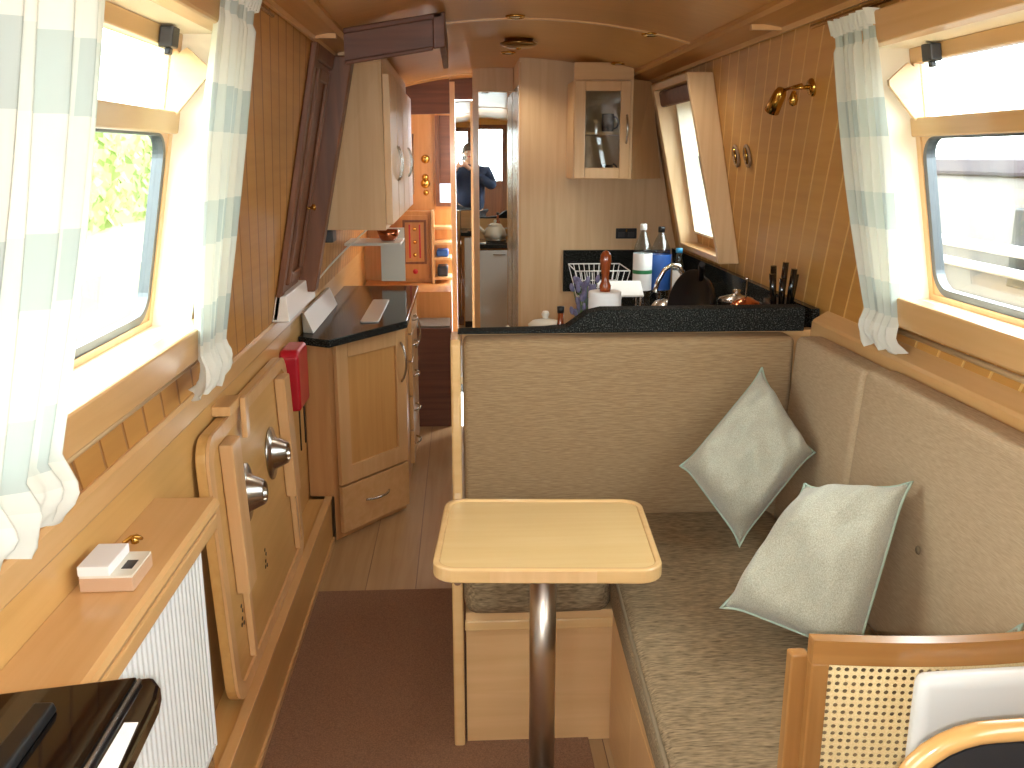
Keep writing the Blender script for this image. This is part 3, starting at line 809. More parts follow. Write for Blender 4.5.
# ================================================================== FAR BULKHEADS, MIRRORS
mb = MB(); mb.box(.306, 1.16, 4.9, 5.55, 0, 1.0); mb.box(.306, .835, 4.9, 5.55, 1.0, 2.09)
mb.hexa([(.835,4.9,1.0),(1.16,4.9,1.0),(1.16,5.55,1.0),(.835,5.55,1.0),(.835,4.9,1.985),(.955,4.9,1.985),(.955,5.55,1.985),(.835,5.55,1.985)])
struct(mb, 'wall_far', M['ash'])
struct(MB().box(.300, .312, 4.893, 4.905, 0, 2.055), 'trim_14', M['trim_z'])
# upper panel and frames around the mirror
mb = MB(); mb.box(.075, .304, 5.48, 5.52, 1.955, 2.09)
struct(mb, 'trim_15', M['ash'])
mb = MB(); mb.box(.075, .108, 5.47, 5.52, 0, 1.955)
struct(mb, 'trim_16', M['trim_z'])
md = empty('mirror', (.205, 5.5, .05), 'tall mirror panel on the far bulkhead, the wider of the two', 'mirror')
MB().box(.1085, .3035, 5.492, 5.50, .05, 1.953).build('mirror_glass', M['mirror'], md)
ms = empty('steel_lining', (.30, 5.2, .05), 'narrow silvery metal lining on the corridor side of the far galley bulkhead', 'panel')
MB().box(.299, .3055, 4.96, 5.46, .001, 1.95).build('panel', M['steel'], ms)
md2 = empty('mirror', (.03, 6.1, .05), 'narrow mirror door further down the corridor, left of the wider mirror', 'mirror')
MB().box(-.028, .10, 6.10, 6.108, .05, 1.94).build('mirror_glass', M['mirror'], md2)
MB().box(-.062, -.0285, 6.09, 6.13, 0, 2.05).build('door_stile', M['trim_z'], md2)
struct(MB().box(-.062, .35, 6.108, 6.15, 1.945, 2.12), 'trim_17', M['mahogany_x'])
struct(MB().box(.101, .35, 6.09, 6.13, 0, 2.05), 'wall_corridor', M['trim_z'])
# header over the corridor
mb = MB()
for i in range(10):
    a = -.46+.40*i/10; b_ = -.46+.40*(i+1)/10
    mb.hexa([(a,5.98,1.845+.01*i/10),(b_,5.98,1.845+.01*(i+1)/10),(b_,6.02,1.845+.01*(i+1)/10),(a,6.02,1.845+.01*i/10),(a,5.98,arch(a)+.01),(b_,5.98,arch(b_)+.01),(b_,6.02,arch(b_)+.01),(a,6.02,arch(a)+.01)])
struct(mb, 'trim_18', M['mahogany_x'])

# corridor steps and back cabin
struct(MB().box(-.64, -.065, 5.46, 5.80, 0, .605), 'floor_step', M['mahogany_x'])  # dark wood stands in for the shade on this step
tag(MB().box(-.28, -.075, 5.48, 5.78, .606, .616).build('door_mat', plain('matgrey', (128,122,112), .9, bump=.6, bscale=300), bevel=.003, base=(-.18,5.63,.606)), 'grey ribbed mat on the step at the end of the corridor', 'mat')
struct(MB().box(-.64, -.065, 5.80, 6.4, 0, .775), 'floor_upper', M['orange'])
struct(MB().box(-.9, -.065, 6.42, 6.46, .0, 2.2), 'wall_cabin', M['orange'])
struct(MB().box(-.70, -.66, 5.5, 6.42, 0, 2.2), 'wall_corridor_left', M['orange'])
struct(MB().box(-.68, .4, 6.2, 6.46, 2.10, 2.15), 'ceiling_corridor', M['orange'])
bc = empty('cabin_cupboard', (-.28, 6.3, .777), 'orange wooden cupboard with a panelled door in the back cabin', 'cupboard')
MB().box(-.42, -.20, 6.26, 6.415, .777, 1.245).build('carcass', M['orange'], bc)
d = MB().box(-.40, -.215, 6.245, 6.259, .80, 1.22).build('door', M['orange'], bc, bevel=.003)
mb = MB(); mb.box(-.385, -.37, 6.236, 6.2445, .90, 1.19); mb.box(-.245, -.23, 6.236, 6.2445, .90, 1.19); mb.box(-.37, -.245, 6.236, 6.2445, 1.175, 1.19); mb.box(-.37, -.245, 6.236, 6.2445, .90, .915)
mb.build('door_moulding', M['mahogany'], d, bevel=.002)
for k in range(3): MB().lathe([(0,.006),(.012,.004),(.013,0)], (-.307, 6.2445, .96+.085*k), (0,-1,0), 12).build('brass_ornament', M['brass'], d)
MB().box(-.345, -.335, 6.238, 6.2445, .94, 1.16).build('red_stripe', M['red'], d); MB().box(-.278, -.268, 6.238, 6.2445, .94, 1.16).build('red_stripe', M['red'], d)
MB().lathe([(0,.004),(.016,.003),(.018,0)], (-.307, 6.2445, .85), (0,-1,0), 8).build('red_flower', M['red'], d)
su = empty('shelf_unit', (-.13, 6.35, .777), 'small open shelf unit in the back cabin beside the mirror', 'shelf unit')
MB().box(-.195, -.178, 6.20, 6.415, .777, 1.25).build('upright', M['trim_z'], su)
for z in (.80, .93, 1.03, 1.13): MB().box(-.178, -.064, 6.20, 6.415, z, z+.016).build('shelf', M['trim_x'], su)
tag(MB().box(-.165, -.085, 6.24, 6.38, .947, .992).build('folded_cloth', M['label_blue'], bevel=.01, base=(-.12,6.3,.947)), 'blue folded cloth on the middle of the back cabin shelves', 'cloth')
tag(MB().box(-.16, -.09, 6.24, 6.38, .8165, .885).build('dark_box', M['hull'], bevel=.008, base=(-.12,6.3,.8165)), 'dark box on the lowest back cabin shelf', 'box')
pf = empty('cabin_door', (-.11, 6.4, 1.27), 'mahogany framed opening with a bright little pane in the back cabin', 'door')
MB().box(-.165, -.14, 6.385, 6.4195, 1.27, 1.86).build('door_frame', M['mahogany'], pf)
MB().box(-.14, -.066, 6.385, 6.4195, 1.27, 1.295).build('lower_rail', M['mahogany'], pf)
MB().box(-.138, -.066, 6.405, 6.4195, 1.42, 1.86).build('dark_panel', M['mahogany_x'], pf)
MB().box(-.138, -.066, 6.40, 6.4195, 1.296, 1.42).build('light_pane', emit('skypane', (230,238,250), 1.6), pf)
tag(MB().prism([(6.15,1.36),(6.18,1.36),(6.30,1.74),(6.27,1.74)], 'x', -.31, -.30).build('window_strip', M['steel'], base=(-.3,6.2,1.36)), 'slanted steel strip imitating the bright window on the left side of the back cabin', 'window strip')  # bright strip standing in for a lit window
for k, (x, z, r0) in enumerate(((-.232, 1.58, .028), (-.235, 1.46, .022), (-.235, 1.42, .030), (-.232, 1.36, .018))):
    tag(MB().lathe([(0,.014),(r0*.5,.014),(r0,.004),(r0*1.05,0),(r0*.8,-.0),(0,0)], (x, 6.4195, z), (0,-1,0), 18).build('horse_brass', M['brass'], base=(x,6.41,z)),
        ['round brass plaque highest on the back cabin wall', 'small round brass plaque second from the top in the back cabin', 'large round brass plaque third down on the back cabin wall', 'smallest round brass plaque lowest on the back cabin wall'][k], 'plaque', 'brasses on the back cabin wall')

# corner wall cabinet with glazed door, on the right of the far bulkhead
cc = empty('corner_cabinet', (.72, 4.7, 1.49), 'corner wall cabinet with a glazed door on the far galley bulkhead', 'cabinet')
mb = MB()
mb.box(.545, .563, 4.61, 4.898, 1.49, 1.95); mb.box(.563, .815, 4.61, 4.898, 1.49, 1.508); mb.box(.563, .815, 4.61, 4.898, 1.935, 1.95)
mb.build('carcass', M['pale'], cc)
MB().hexa([(.815,4.605,1.49),(.83,4.60,1.49),(1.01,4.76,1.49),(1.0,4.78,1.49),(.815,4.605,1.955),(.83,4.60,1.955),(.945,4.74,1.955),(.93,4.76,1.955)]).build('side_panel', M['pale'], cc)
MB().box(.564, .814, 4.63, 4.89, 1.70, 1.715).build('shelf', M['palex'], cc)
MB().box(.545, .83, 4.60, 4.62, 1.951, 2.03).build('top_panel', M['trim_x'], cc)
dd = MB(); dd.box(.548, .60, 4.588, 4.608, 1.494, 1.946); dd.box(.768, .818, 4.588, 4.608, 1.494, 1.946); dd.box(.60, .768, 4.588, 4.608, 1.90, 1.946); dd.box(.60, .768, 4.588, 4.608, 1.494, 1.545)
dd = dd.build('door', M['trim_z'], cc, bevel=.003)
MB().box(.6005, .7675, 4.598, 4.601, 1.5455, 1.8995).build('pane', M['cabglass'], dd)
bow_handle((.80, 4.588, 1.66), (.80, 4.588, 1.79), (0,-1,0), d=.025).build('handle', M['steel'], dd)
def mug(x, y, z, lab, mat, r=.032, h=.085):
    t = empty('mug', (x, y, z), lab, 'mug')
    MB().lathe([(0,0),(r*.9,0),(r,.01),(r,h),(r*.9,h),(r*.88,.012),(0,.012)], (x,y,z), n=24).build('cup', mat, t)
    MB().tube([(x+r*math.cos(a)*0+r+.022*math.sin(a), y, z+h/2-.028*math.cos(a)) for a in [PI*i/8 for i in range(9)]], .004, 8).build('handle', mat, t)
mug(.725, 4.70, 1.7155, 'dark mug on the upper shelf of the glazed corner cabinet', M['hull'], r=.03)
mug(.725, 4.70, 1.5085, 'dark mug on the bottom of the glazed corner cabinet', M['darkgrey'], r=.03, h=.05)

# socket plate on the bulkhead
so = empty('socket_plate', (.867, 4.895, 1.205), 'black double socket plate on the far galley bulkhead', 'socket')
MB().box(.812, .922, 4.890, 4.8995, 1.178, 1.232).build('plate', M['black'], so, bevel=.003)
for x in (.842, .892): MB().box(x-.016, x+.016, 4.886, 4.8895, 1.186, 1.212).build('socket_face', M['darkgrey'], so)
MB().box(.862, .870, 4.884, 4.8895, 1.214, 1.226).build('indicator', M['brass'], so)

# ================================================================== GALLEY, RIGHT AND PENINSULA
struct(MB().box(.0, 1.158, 2.80, 2.835, 0, 1.075), 'wall_galley', M['trim_x'])
pn = empty('peninsula_cabinet', (.4, 3.1, 0), 'low galley cabinets with a white fridge facing the far mirror, behind the settee bulkhead', 'cabinet')
MB().box(.02, .62, 2.836, 3.36, 0, .868).build('carcass', M['trim_z'], pn)
fr = empty('fridge', (.33, 3.37, .05), 'white under-counter appliance door facing away from the camera, seen in the mirror', 'fridge')
MB().box(.03, .58, 3.361, 3.385, .06, .855).build('door', M['radwhite'], fr, bevel=.006)
MB().box(.03, .58, 3.361, 3.375, .001, .058).build('kick_plate', M['darkgrey'], fr)
bow_handle((.26,3.385,.82), (.36,3.385,.82), (0,1,0), r=.004, d=.015).build('handle', M['steel'], fr)
mb = MB(); mb.prism([(.0,2.836),(1.157,2.836),(1.157,4.899),(.60,4.899),(.60,3.40),(.0,3.40)], 'z', .870, .902)
tag(mb.build('worktop', M['granite'], bevel=.003, base=(.6,3.4,.87)), 'black granite worktop turning from the settee bulkhead along the right galley side', 'worktop')
rc = empty('base_cabinet', (.9, 4.1, 0), 'maple base cabinets under the right galley worktop', 'cabinet')
MB().box(.64, 1.157, 3.362, 4.897, 0, .868).build('carcass', M['trim_z'], rc)
for k in range(3):
    a = 3.40+k*.5; d = MB().box(.62, .6395, a, a+.49, .06, .855).build('door', M['trim_z'], rc, bevel=.002)
    bow_handle((.62, a+.05, .62), (.62, a+.05, .80), (-1,0,0)).build('handle', M['steel'], d)
# granite upstands
up = MB(); up.prism([(-.015,1.077),(1.05,1.077),(1.05,1.150),(.425,1.148),(.38,1.138),(.318,1.094),(.25,1.088),(-.012,1.084)], 'y', 2.765, 2.838)
tag(up.build('granite_ledge', M['granite_matt'] if 'granite_matt' in M else plain('granite_matt', (40,42,38), .85, spec=.2, bump=.3, bscale=120), bevel=.003, base=(.5,2.8,1.077)),
    'dark stone ledge with a sloping left end on top of the settee bulkhead', 'ledge')
tag(MB().box(.535, 1.10, 4.878, 4.8985, .9025, 1.12).build('splashback', M['granite'], bevel=.002, base=(.8,4.89,.9025)), 'black stone upstand on the far galley bulkhead behind the dish rack', 'splashback')
tag(MB().hexa([(1.125,2.86,.9025),(1.157,2.86,.9025),(1.157,4.87,.9025),(1.125,4.87,.9025),(1.105,2.86,1.13),(1.13,2.86,1.13),(1.13,4.87,1.13),(1.105,4.87,1.13)]).build('splashback', M['granite'], base=(1.13,3.9,.9025)), 'speckled stone upstand along the right side under the galley window', 'splashback')

# kettle on hob
hob = empty('hob', (.30, 3.12, .9025), 'black glass hob set on the galley worktop behind the settee bulkhead', 'hob')
MB().box(.06, .39, 2.97, 3.30, .9025, .909).build('glass_plate', M['blackgloss'], hob, bevel=.002)
mb = MB().lathe([(.070,.0),(.085,.0),(.085,.016),(.070,.016),(.070,0)], (.29,3.14,.9095), n=28); mb.build('pan_support', M['steel'], hob)
kt = empty('kettle', (.285, 3.14, .926), 'cream enamel kettle with a lidded top on the hob', 'kettle')
kx, ky, kz = .285, 3.14, .926
MB().lathe([(0,0),(.078,0),(.090,.012),(.092,.04),(.080,.085),(.055,.108),(.05,.110),(.048,.108),(0,.100)], (kx,ky,kz), n=36).build('body', M['cream'], kt)
MB().lathe([(.058,.108),(.060,.113),(.045,.125),(.012,.132),(.008,.136),(.014,.148),(.010,.158),(0,.160)], (kx,ky,kz), n=28).build('lid', M['cream'], kt)
MB().tube([(kx-.075,ky,kz+.04),(kx-.11,ky,kz+.075),(kx-.135,ky,kz+.105)], [.02,.014,.010], 12).build('spout', M['cream'], kt)
MB().tube([(kx+.06+.0*i, ky, kz+.09) if i == 0 else (kx+.075*math.cos(PI*i/10), ky+.0, kz+.09+.095*math.sin(PI*i/10)) for i in range(11)], .005, 8).build('handle', M['steel'], kt) if False else None
MB().tube([(kx+.085,ky,kz+.03),(kx+.115,ky,kz+.04),(kx+.125,ky,kz+.07),(kx+.105,ky,kz+.09),(kx+.075,ky,kz+.085)], .007, 10).build('handle', M['cream'], kt)

# lavender, dark bottle
lv = empty('lavender_pot', (.45, 3.30, .9025), 'bunch of mauve and blue dried flowers on the worktop beside the kitchen roll', 'plant')
MB().lathe([(0,0),(.04,0),(.05,.05),(.048,.09),(.043,.09),(.04,.07),(0,.07)], (.45,3.30,.9025), n=20).build('pot', M['clay'], lv)
sm_, fm_, lf_ = MB(), MB(), MB()
for k in range(60):
    a = random.uniform(0, 6.28); rr = random.uniform(.01, .062); h = random.uniform(.13, .26)
    x1, y1 = .45+rr*math.cos(a), 3.30+rr*math.sin(a)
    sm_.tube([(.45+rr*.3*math.cos(a), 3.30+rr*.3*math.sin(a), .975), (x1, y1, .9025+h)], .0012, 5)
    fm_.lathe([(0,0),(.007,.006),(.009,.016),(.006,.028),(0,.034)], (x1, y1, .9025+h-.01), (math.cos(a)*.3, math.sin(a)*.3, 1), 6)
for k in range(26):
    a = random.uniform(0, 6.28); rr = random.uniform(.02, .058); h = random.uniform(.08, .15)
    x1, y1 = .45+rr*math.cos(a), 3.30+rr*math.sin(a); z = .9025+h
    lf_.add([(x1,y1,z),(x1+.012,y1+.004,z+.012),(x1+.004,y1,z+.032),(x1-.010,y1-.004,z+.014)], [(0,1,2,3)])
sm_.build('stems', M['leaf'], lv); o = fm_.build('flowers', M['lavender'], lv); lf_.build('leaves', M['leaf'], lv)
bt = empty('oil_bottle', (.315, 2.93, .9025), 'small dark bottle beside the mauve flowers on the worktop', 'bottle')
MB().lathe([(0,0),(.02,0),(.022,.01),(.022,.14),(.010,.18),(.009,.21),(0,.21)], (.315,2.93,.9025), n=18).build('body', M['handlewood'], bt)
MB().lathe([(0,0),(.011,0),(.012,.02),(0,.022)], (.315,2.93,1.113), n=14).build('cap', M['black'], bt)
# kitchen roll holder
kr = empty('kitchen_roll_holder', (.47, 3.02, .9025), 'white kitchen roll on a holder with a turned reddish wooden handle', 'kitchen roll')
MB().lathe([(0,0),(.07,0),(.072,.006),(.07,.013),(0,.013)], (.47,3.02,.9025), n=32).build('base', M['handlewood'], kr)
MB().lathe([(.02,.0135),(.053,.0135),(.054,.018),(.054,.262),(.052,.266),(.02,.266),(.02,.0135)], (.47,3.02,.9025), n=40).build('paper_roll', M['paper'], kr)
MB().lathe([(.008,.014),(.008,.25),(.018,.268),(.019,.285),(.013,.298),(.012,.315),(.016,.345),(.019,.365),(.017,.385),(.009,.397),(0,.400)], (.47,3.02,.9025), n=24).build('handle', M['handlewood'], kr)
# dish rack
rkx0, rkx1, rky0, rky1 = .53, .785, 4.30, 4.60
dk = empty('dish_rack', (.7, 4.45, .9025), 'white wire dish rack on the far end of the right galley worktop', 'dish rack')
mb = MB()
for z, g in ((1.08, .0), (1.0, -.02), (.925, -.04)):
    mb.tube([(rkx0-g*-1*0+(-g), rky0+(-g), z), (rkx1+g, rky0-g, z), (rkx1+g, rky1+g, z), (rkx0-g, rky1+g, z), (rkx0-g, rky0-g, z)], .003, 6)
mb.build('rim_wires', M['white'], dk)
mb = MB()
for i in range(11):
    t = i/10; x = rkx0+(rkx1-rkx0)*t; xb = rkx0+.04+(rkx1-rkx0-.08)*t
    for (ya, yb) in ((rky0, rky0+.04), (rky1, rky1-.04)):
        mb.tube([(x, ya, 1.08), (xb, yb, .915)], .002, 5)
    mb.tube([(xb, rky0+.04, .915), (xb, rky1-.04, .915)], .002, 5)
mb.build('wires', M['white'], dk)
# sink, tap, bottles
sn = empty('sink_drainer', (.8, 4.0, .9025), 'stainless steel sink drainer set into the right galley worktop', 'sink')
mb = MB(); mb.prism(rrect(.66, 1.05, 3.55, 4.25, .03), 'z', .9025, .9065); mb.build('rim', M['steel'], sn)
wb = empty('chopping_board', (.70, 3.93, .91), 'white chopping board propped on the drainer in front of the dish rack', 'board')
MB().hexa([(.60,3.88,1.02),(.77,3.88,1.02),(.80,4.12,1.05),(.60,4.12,1.05),(.60,3.88,1.028),(.77,3.88,1.028),(.80,4.12,1.058),(.60,4.12,1.058)]).build('board', M['white'], wb, bevel=.002)
mb = MB()
for (x, y) in ((.62,3.9),(.76,3.9),(.62,4.1),(.78,4.1)): mb.tube([(x,y,.907),(x,y,1.022 if y < 4 else 1.048)], .004, 6)
mb.build('stand', M['steel'], wb)
tapo = empty('tap', (.94, 3.95, .907), 'chrome mixer tap with an arched spout at the galley sink', 'tap')
pts = [(.95,3.95,.907),(.95,3.95,1.06)]+[(.95-.135*math.sin(t)**1.0*(1), 3.95-.0*t, 1.06+.085*math.sin(t*2) if t < .78 else 1.145-.10*(t-.78)) for t in [i*PI/2/8 for i in range(1, 9)]]
MB().tube([(.95,3.95,.907),(.95,3.95,1.06),(.948,3.95,1.11),(.93,3.95,1.14),(.90,3.95,1.145),(.87,3.95,1.125),(.845,3.95,1.08),(.83,3.95,1.03)], [.013,.012,.012,.012,.011,.010,.010,.010], 12).build('spout', M['chrome'], tapo)
MB().lathe([(0,0),(.028,0),(.028,.008),(.018,.014),(.018,.05),(0,.052)], (.95,3.95,.907)).build('base', M['chrome'], tapo)
MB().tube([(.955,3.95,.96),(1.0,3.94,.99)], .006, 8).build('lever', M['chrome'], tapo)
def water_bottle(x, y, z, r, h, lab, capm, labm, body, band=None):
    t = empty('water_bottle', (x, y, z), lab, 'bottle')
    MB().lathe([(0,.0),(r*.85,0),(r,.01),(r,h*.30),(r*.97,h*.33),(r,h*.36),(r,h*.66),(r*.9,h*.74),(r*.5,h*.86),(.014,h*.92),(.014,h*.97),(0,h*.97)], (x,y,z), n=26).build('body', body, t)
    l = MB().lathe([(r+.001,h*.22),(r+.0015,h*.225),(r+.0015,h*.66),(r+.001,h*.665)], (x,y,z), n=26).build('paper_label', labm, t)
    if band: MB().lathe([(r+.002,h*.42),(r+.0022,h*.425),(r+.0022,h*.46),(r+.002,h*.465)], (x,y,z), n=26).build('label_band', band, l)
    MB().lathe([(0,h*1.01),(.015,h*1.01),(.016,h*.99),(.016,h*.94),(.0145,h*.94)], (x,y,z), n=18).build('cap', capm, t)
water_bottle(.842, 4.30, .907, .043, .385, 'clear plastic water bottle with a white label and green stripe by the sink', M['white'], M['paper'], M['plastic'], M['green'])
water_bottle(.935, 4.34, .907, .048, .37, 'water bottle with a wide blue label behind the white labelled bottle', M['black'], M['label_blue'], M['plastic'], None)
water_bottle(.985, 4.18, .907, .026, .285, 'slim washing up bottle with a light blue cap under the galley window', M['blue_cap'], M['paper'], M['plastic'], None)
# steel bowl / colander
bw = empty('colander', (.80, 3.62, .91), 'polished steel colander upturned by the galley sink', 'colander')
MB().lathe([(.075,.0),(.078,.004),(.075,.05),(.062,.10),(.035,.135),(0,.145),(0,.142),(.034,.132),(.06,.098),(.072,.05),(.074,.004),(.075,0)], (.80,3.62,.907), n=36).build('dome', M['steel'], bw)
MB().lathe([(.0745,0),(.092,.0),(.094,.004),(.0745,.006)], (.80,3.62,.9071), n=36).build('rim', M['chrome'], bw)
# black frying pans stood on edge
pa = empty('frying_pan', (.85, 3.36, .9025), 'black frying pan stood on its edge leaning to the right by the tap', 'frying pan')
MB().lathe([(0,0),(.115,0),(.135,.035),(.138,.035),(.118,-.004),(0,-.004)], (.86,3.36,1.055), (-1,-.35,.22), 36).build('pan', M['black'], pa)
MB().tube([(.86,3.30,1.17),(.845,3.24,1.22),(.835,3.20,1.235)], [.010,.012,.010], 10).build('handle', M['black'], pa)
pb = empty('saucepan', (.975, 3.24, .9025), 'small black saucepan with a shiny rim beside the frying pan', 'saucepan')
MB().lathe([(0,0),(.055,0),(.062,.01),(.064,.19),(.067,.195),(.06,.195),(.058,.012),(0,.012)], (.975,3.24,.9025), n=30).build('pot', M['blackgloss'], pb)
MB().lathe([(0,.0),(.067,.0),(.060,.012),(.02,.022),(.012,.03),(.016,.04),(0,.044)], (.975,3.24,1.098), n=30).build('lid', M['steel'], pb)
MB().tube([(1.035,3.24,1.06),(1.085,3.22,1.085)], .009, 8).build('handle', M['black'], pb)
# copper lid with long knob
cl = empty('copper_pan', (.955, 3.03, .9025), 'copper pan with a tall slim knob on its lid on the right of the ledge', 'pan')
MB().lathe([(0,0),(.05,0),(.055,.01),(.056,.195),(0,.195)], (.945,3.03,.9025), n=30).build('pot', M['copper'], cl)
MB().lathe([(.058,.196),(.06,.200),(.045,.225),(.012,.240),(0,.242)], (.945,3.03,.9025), n=30).build('lid', M['copper'], cl)
MB().lathe([(.003,.242),(.003,.295),(.007,.300),(.007,.308),(0,.311)], (.945,3.03,.9025), n=12).build('knob', M['chrome'], cl)
# knife block
kn = empty('knife_block', (1.05, 3.02, .9025), 'black knife block with black handled knives at the right end of the ledge', 'knife block')
MB().hexa([(1.01,2.97,.9025),(1.09,2.97,.9025),(1.09,3.10,.9025),(1.01,3.10,.9025),(1.01,2.95,1.12),(1.09,2.95,1.12),(1.09,3.05,1.14),(1.01,3.05,1.14)]).build('block', M['black'], kn, bevel=.004)
for k, (x, y, h, lx) in enumerate(((1.022,2.97,.105,-.018),(1.045,2.97,.09,-.006),(1.068,2.97,.12,.008),(1.034,3.02,.125,-.010),(1.062,3.03,.135,.006),(1.082,3.0,.10,.012))):
    MB().tube([(x,y,1.10),(x+lx*.5,y-.006,1.125+h*.4),(x+lx,y-.012,1.125+h)], [.009,.011,.010], 10).build('knife_handle', M['blackgloss'], kn)

# ================================================================== SETTEE
st = empty('settee', (.6, 2.2, 0), 'built in L shaped maple settee base with an upright end panel, carrying the brown cushions', 'settee')
mb = MB(); mb.prism([(2.27,.002),(2.76,.002),(2.76,.56),(2.70,.60),(2.70,1.06),(2.715,1.076),(2.838,1.076),(2.838,.002)] if False else
    [(2.275,.002),(2.838,.002),(2.838,1.074),(2.70,1.074),(2.683,1.06),(2.683,.60),(2.66,.55),(2.29,.55),(2.275,.535)], 'x', -.036, -.006)
mb.build('end_panel', M['maple_edge'], st, bevel=.008, seg=3)
MB().tube([(-.021,2.274,.505),(-.021,2.268,.505)], .010, 12).build('hinge_plate', M['chrome'], st)

mb = MB(); mb.box(.0, .41, 2.295, 2.79, .002, .395); mb.box(.41, 1.15, 1.36, 2.79, .002, .395)
mb.build('plinth', M['palex'], st)
MB().box(-.003, .415, 2.278, 2.294, .355, .385).build('front_lip', M['maple_edge'], st, bevel=.004)
MB().box(.0, .409, 2.284, 2.294, .385, .408).build('lip_step', M['palex'], st)
MB().box(.396, .4095, 1.36, 2.278, .0, .40).build('side_panel', M['trim'], st, bevel=.003)
MB().box(.395, .3958, 1.60, 1.98, .08, .33).build('locker_door', M['trim_z'], st)

def softbox(name, corners_b, corners_t, mat, parent=None, puff=.012, nu=22, nv=22, edge=.035, **kw):
    """rounded upholstered slab from bottom ring and top ring corner points"""
    pass

def cushion(pts8, mat, name, parent, bevel=.03, seg=5, sub=0, puff=0, cuts=10):
    """upholstered block: subdivided hexahedron, puffed faces, rounded edges"""
    bm = bmesh.new()
    P = [Vector(p) for p in pts8]
    def tri(u, v, w):
        a = P[0].lerp(P[1], u); b = P[3].lerp(P[2], u); c = P[4].lerp(P[5], u); d = P[7].lerp(P[6], u)
        return a.lerp(b, v).lerp(c.lerp(d, v), w)
    cen = tri(.5, .5, .5)
    ex = (P[1]-P[0]).length; ey = (P[3]-P[0]).length; ez = (P[4]-P[0]).length
    N = cuts
    def param(k, L):
        # denser near edges
        r = min(bevel/L, .25)
        ks = [0, r*.35, r*.7, r*1.1] + [r*1.1+(1-2.2*r)*i/(N) for i in range(1, N)] + [1-r*1.1, 1-r*.7, 1-r*.35, 1]
        return ks
    U, V, W = param(0, ex), param(0, ey), param(0, ez)
    idx = {}
    def vert(i, j, k):
        key = (i, j, k)
        if key in idx: return idx[key]
        u, v, w = U[i], V[j], W[k]
        # round: pull onto rounded box
        q = Vector((u*ex, v*ey, w*ez)); r = bevel; r = min(r, ex*.49, ey*.49, ez*.49)
        inner = Vector((min(max(q.x, r), ex-r), min(max(q.y, r), ey-r), min(max(q.z, r), ez-r)))
        d = q-inner
        if d.length > 1e-9: q = inner + d.normalized()*min(r, d.length if (abs(d.x) > 1e-9)+(abs(d.y) > 1e-9)+(abs(d.z) > 1e-9) == 1 else r)
        u, v, w = q.x/ex, q.y/ey, q.z/ez
        p = tri(u, v, w)
        if puff:
            bu, bv, bw = [math.sin(PI*min(max(t, 0), 1))**.5 for t in (u, v, w)]
            n_ = Vector((0,0,0))
            dx = (P[1]-P[0]).normalized(); dy = (P[3]-P[0]).normalized(); dz = (P[4]-P[0]).normalized()
            if i in (0, len(U)-1): n_ += dx*(1 if i else -1)*bv*bw
            if j in (0, len(V)-1): n_ += dy*(1 if j else -1)*bu*bw
            if k in (0, len(W)-1): n_ += dz*(1 if k else -1)*bu*bv
            p += n_*puff
        idx[key] = bm.verts.new(p); return idx[key]
    nU, nV, nW = len(U)-1, len(V)-1, len(W)-1
    for i in range(nU):
        for j in range(nV):
            for k in (0, nW):
                bm.faces.new([vert(i,j,k), vert(i+1,j,k), vert(i+1,j+1,k), vert(i,j+1,k)])
    for i in range(nU):
        for k in range(nW):
            for j in (0, nV):
                bm.faces.new([vert(i,j,k), vert(i+1,j,k), vert(i+1,j,k+1), vert(i,j,k+1)])
    for j in range(nV):
        for k in range(nW):
            for i in (0, nU):
                bm.faces.new([vert(i,j,k), vert(i,j+1,k), vert(i,j+1,k+1), vert(i,j,k+1)])
    bmesh.ops.recalc_face_normals(bm, faces=bm.faces)
    me = bpy.data.meshes.new(name)
    base = sum((Vector(p) for p in pts8[:4]), Vector())/4
    off = wloc(parent) if parent else base
    for v in bm.verts: v.co -= off
    bm.to_mesh(me); bm.free()
    for p in me.polygons: p.use_smooth = True
    me.materials.append(mat)
    o = bpy.data.objects.new(name, me); COL.objects.link(o)
    if parent: o.parent = parent
    else: o.location = base
    return o

def hx(x0, x1, y0, y1, z0, z1): return [(x0,y0,z0),(x1,y0,z0),(x1,y1,z0),(x0,y1,z0),(x0,y0,z1),(x1,y0,z1),(x1,y1,z1),(x0,y1,z1)]
ZS = .535
# seat cushions
c1 = empty('seat_cushion', (.2, 2.5, .41), 'brown seat cushion across the bulkhead end of the settee, behind the table', 'cushion')
cushion(hx(.0, .385, 2.235, 2.685, .418, ZS), M['seatcush'], 'cushion_cover', c1, bevel=.035, puff=.006)
c2 = empty('seat_cushion', (.75, 2.0, .40), 'long brown seat cushion along the right side of the settee', 'cushion')
cushion([(.365,1.365,.408),(.955,1.365,.408),(.955,2.68,.408),(.402,2.68,.408),(.350,1.365,ZS),(.958,1.365,ZS),(.958,2.68,ZS),(.400,2.68,ZS)], M['seatcush'], 'cushion_cover', c2, bevel=.035, puff=.004, cuts=14)
MB().tube([(.358,1.40,ZS-.010),(.373,1.8,ZS-.010),(.388,2.15,ZS-.010),(.400,2.45,ZS-.010),(.405,2.62,ZS-.010)], .005, 8).build('piping', M['piping'], c2)
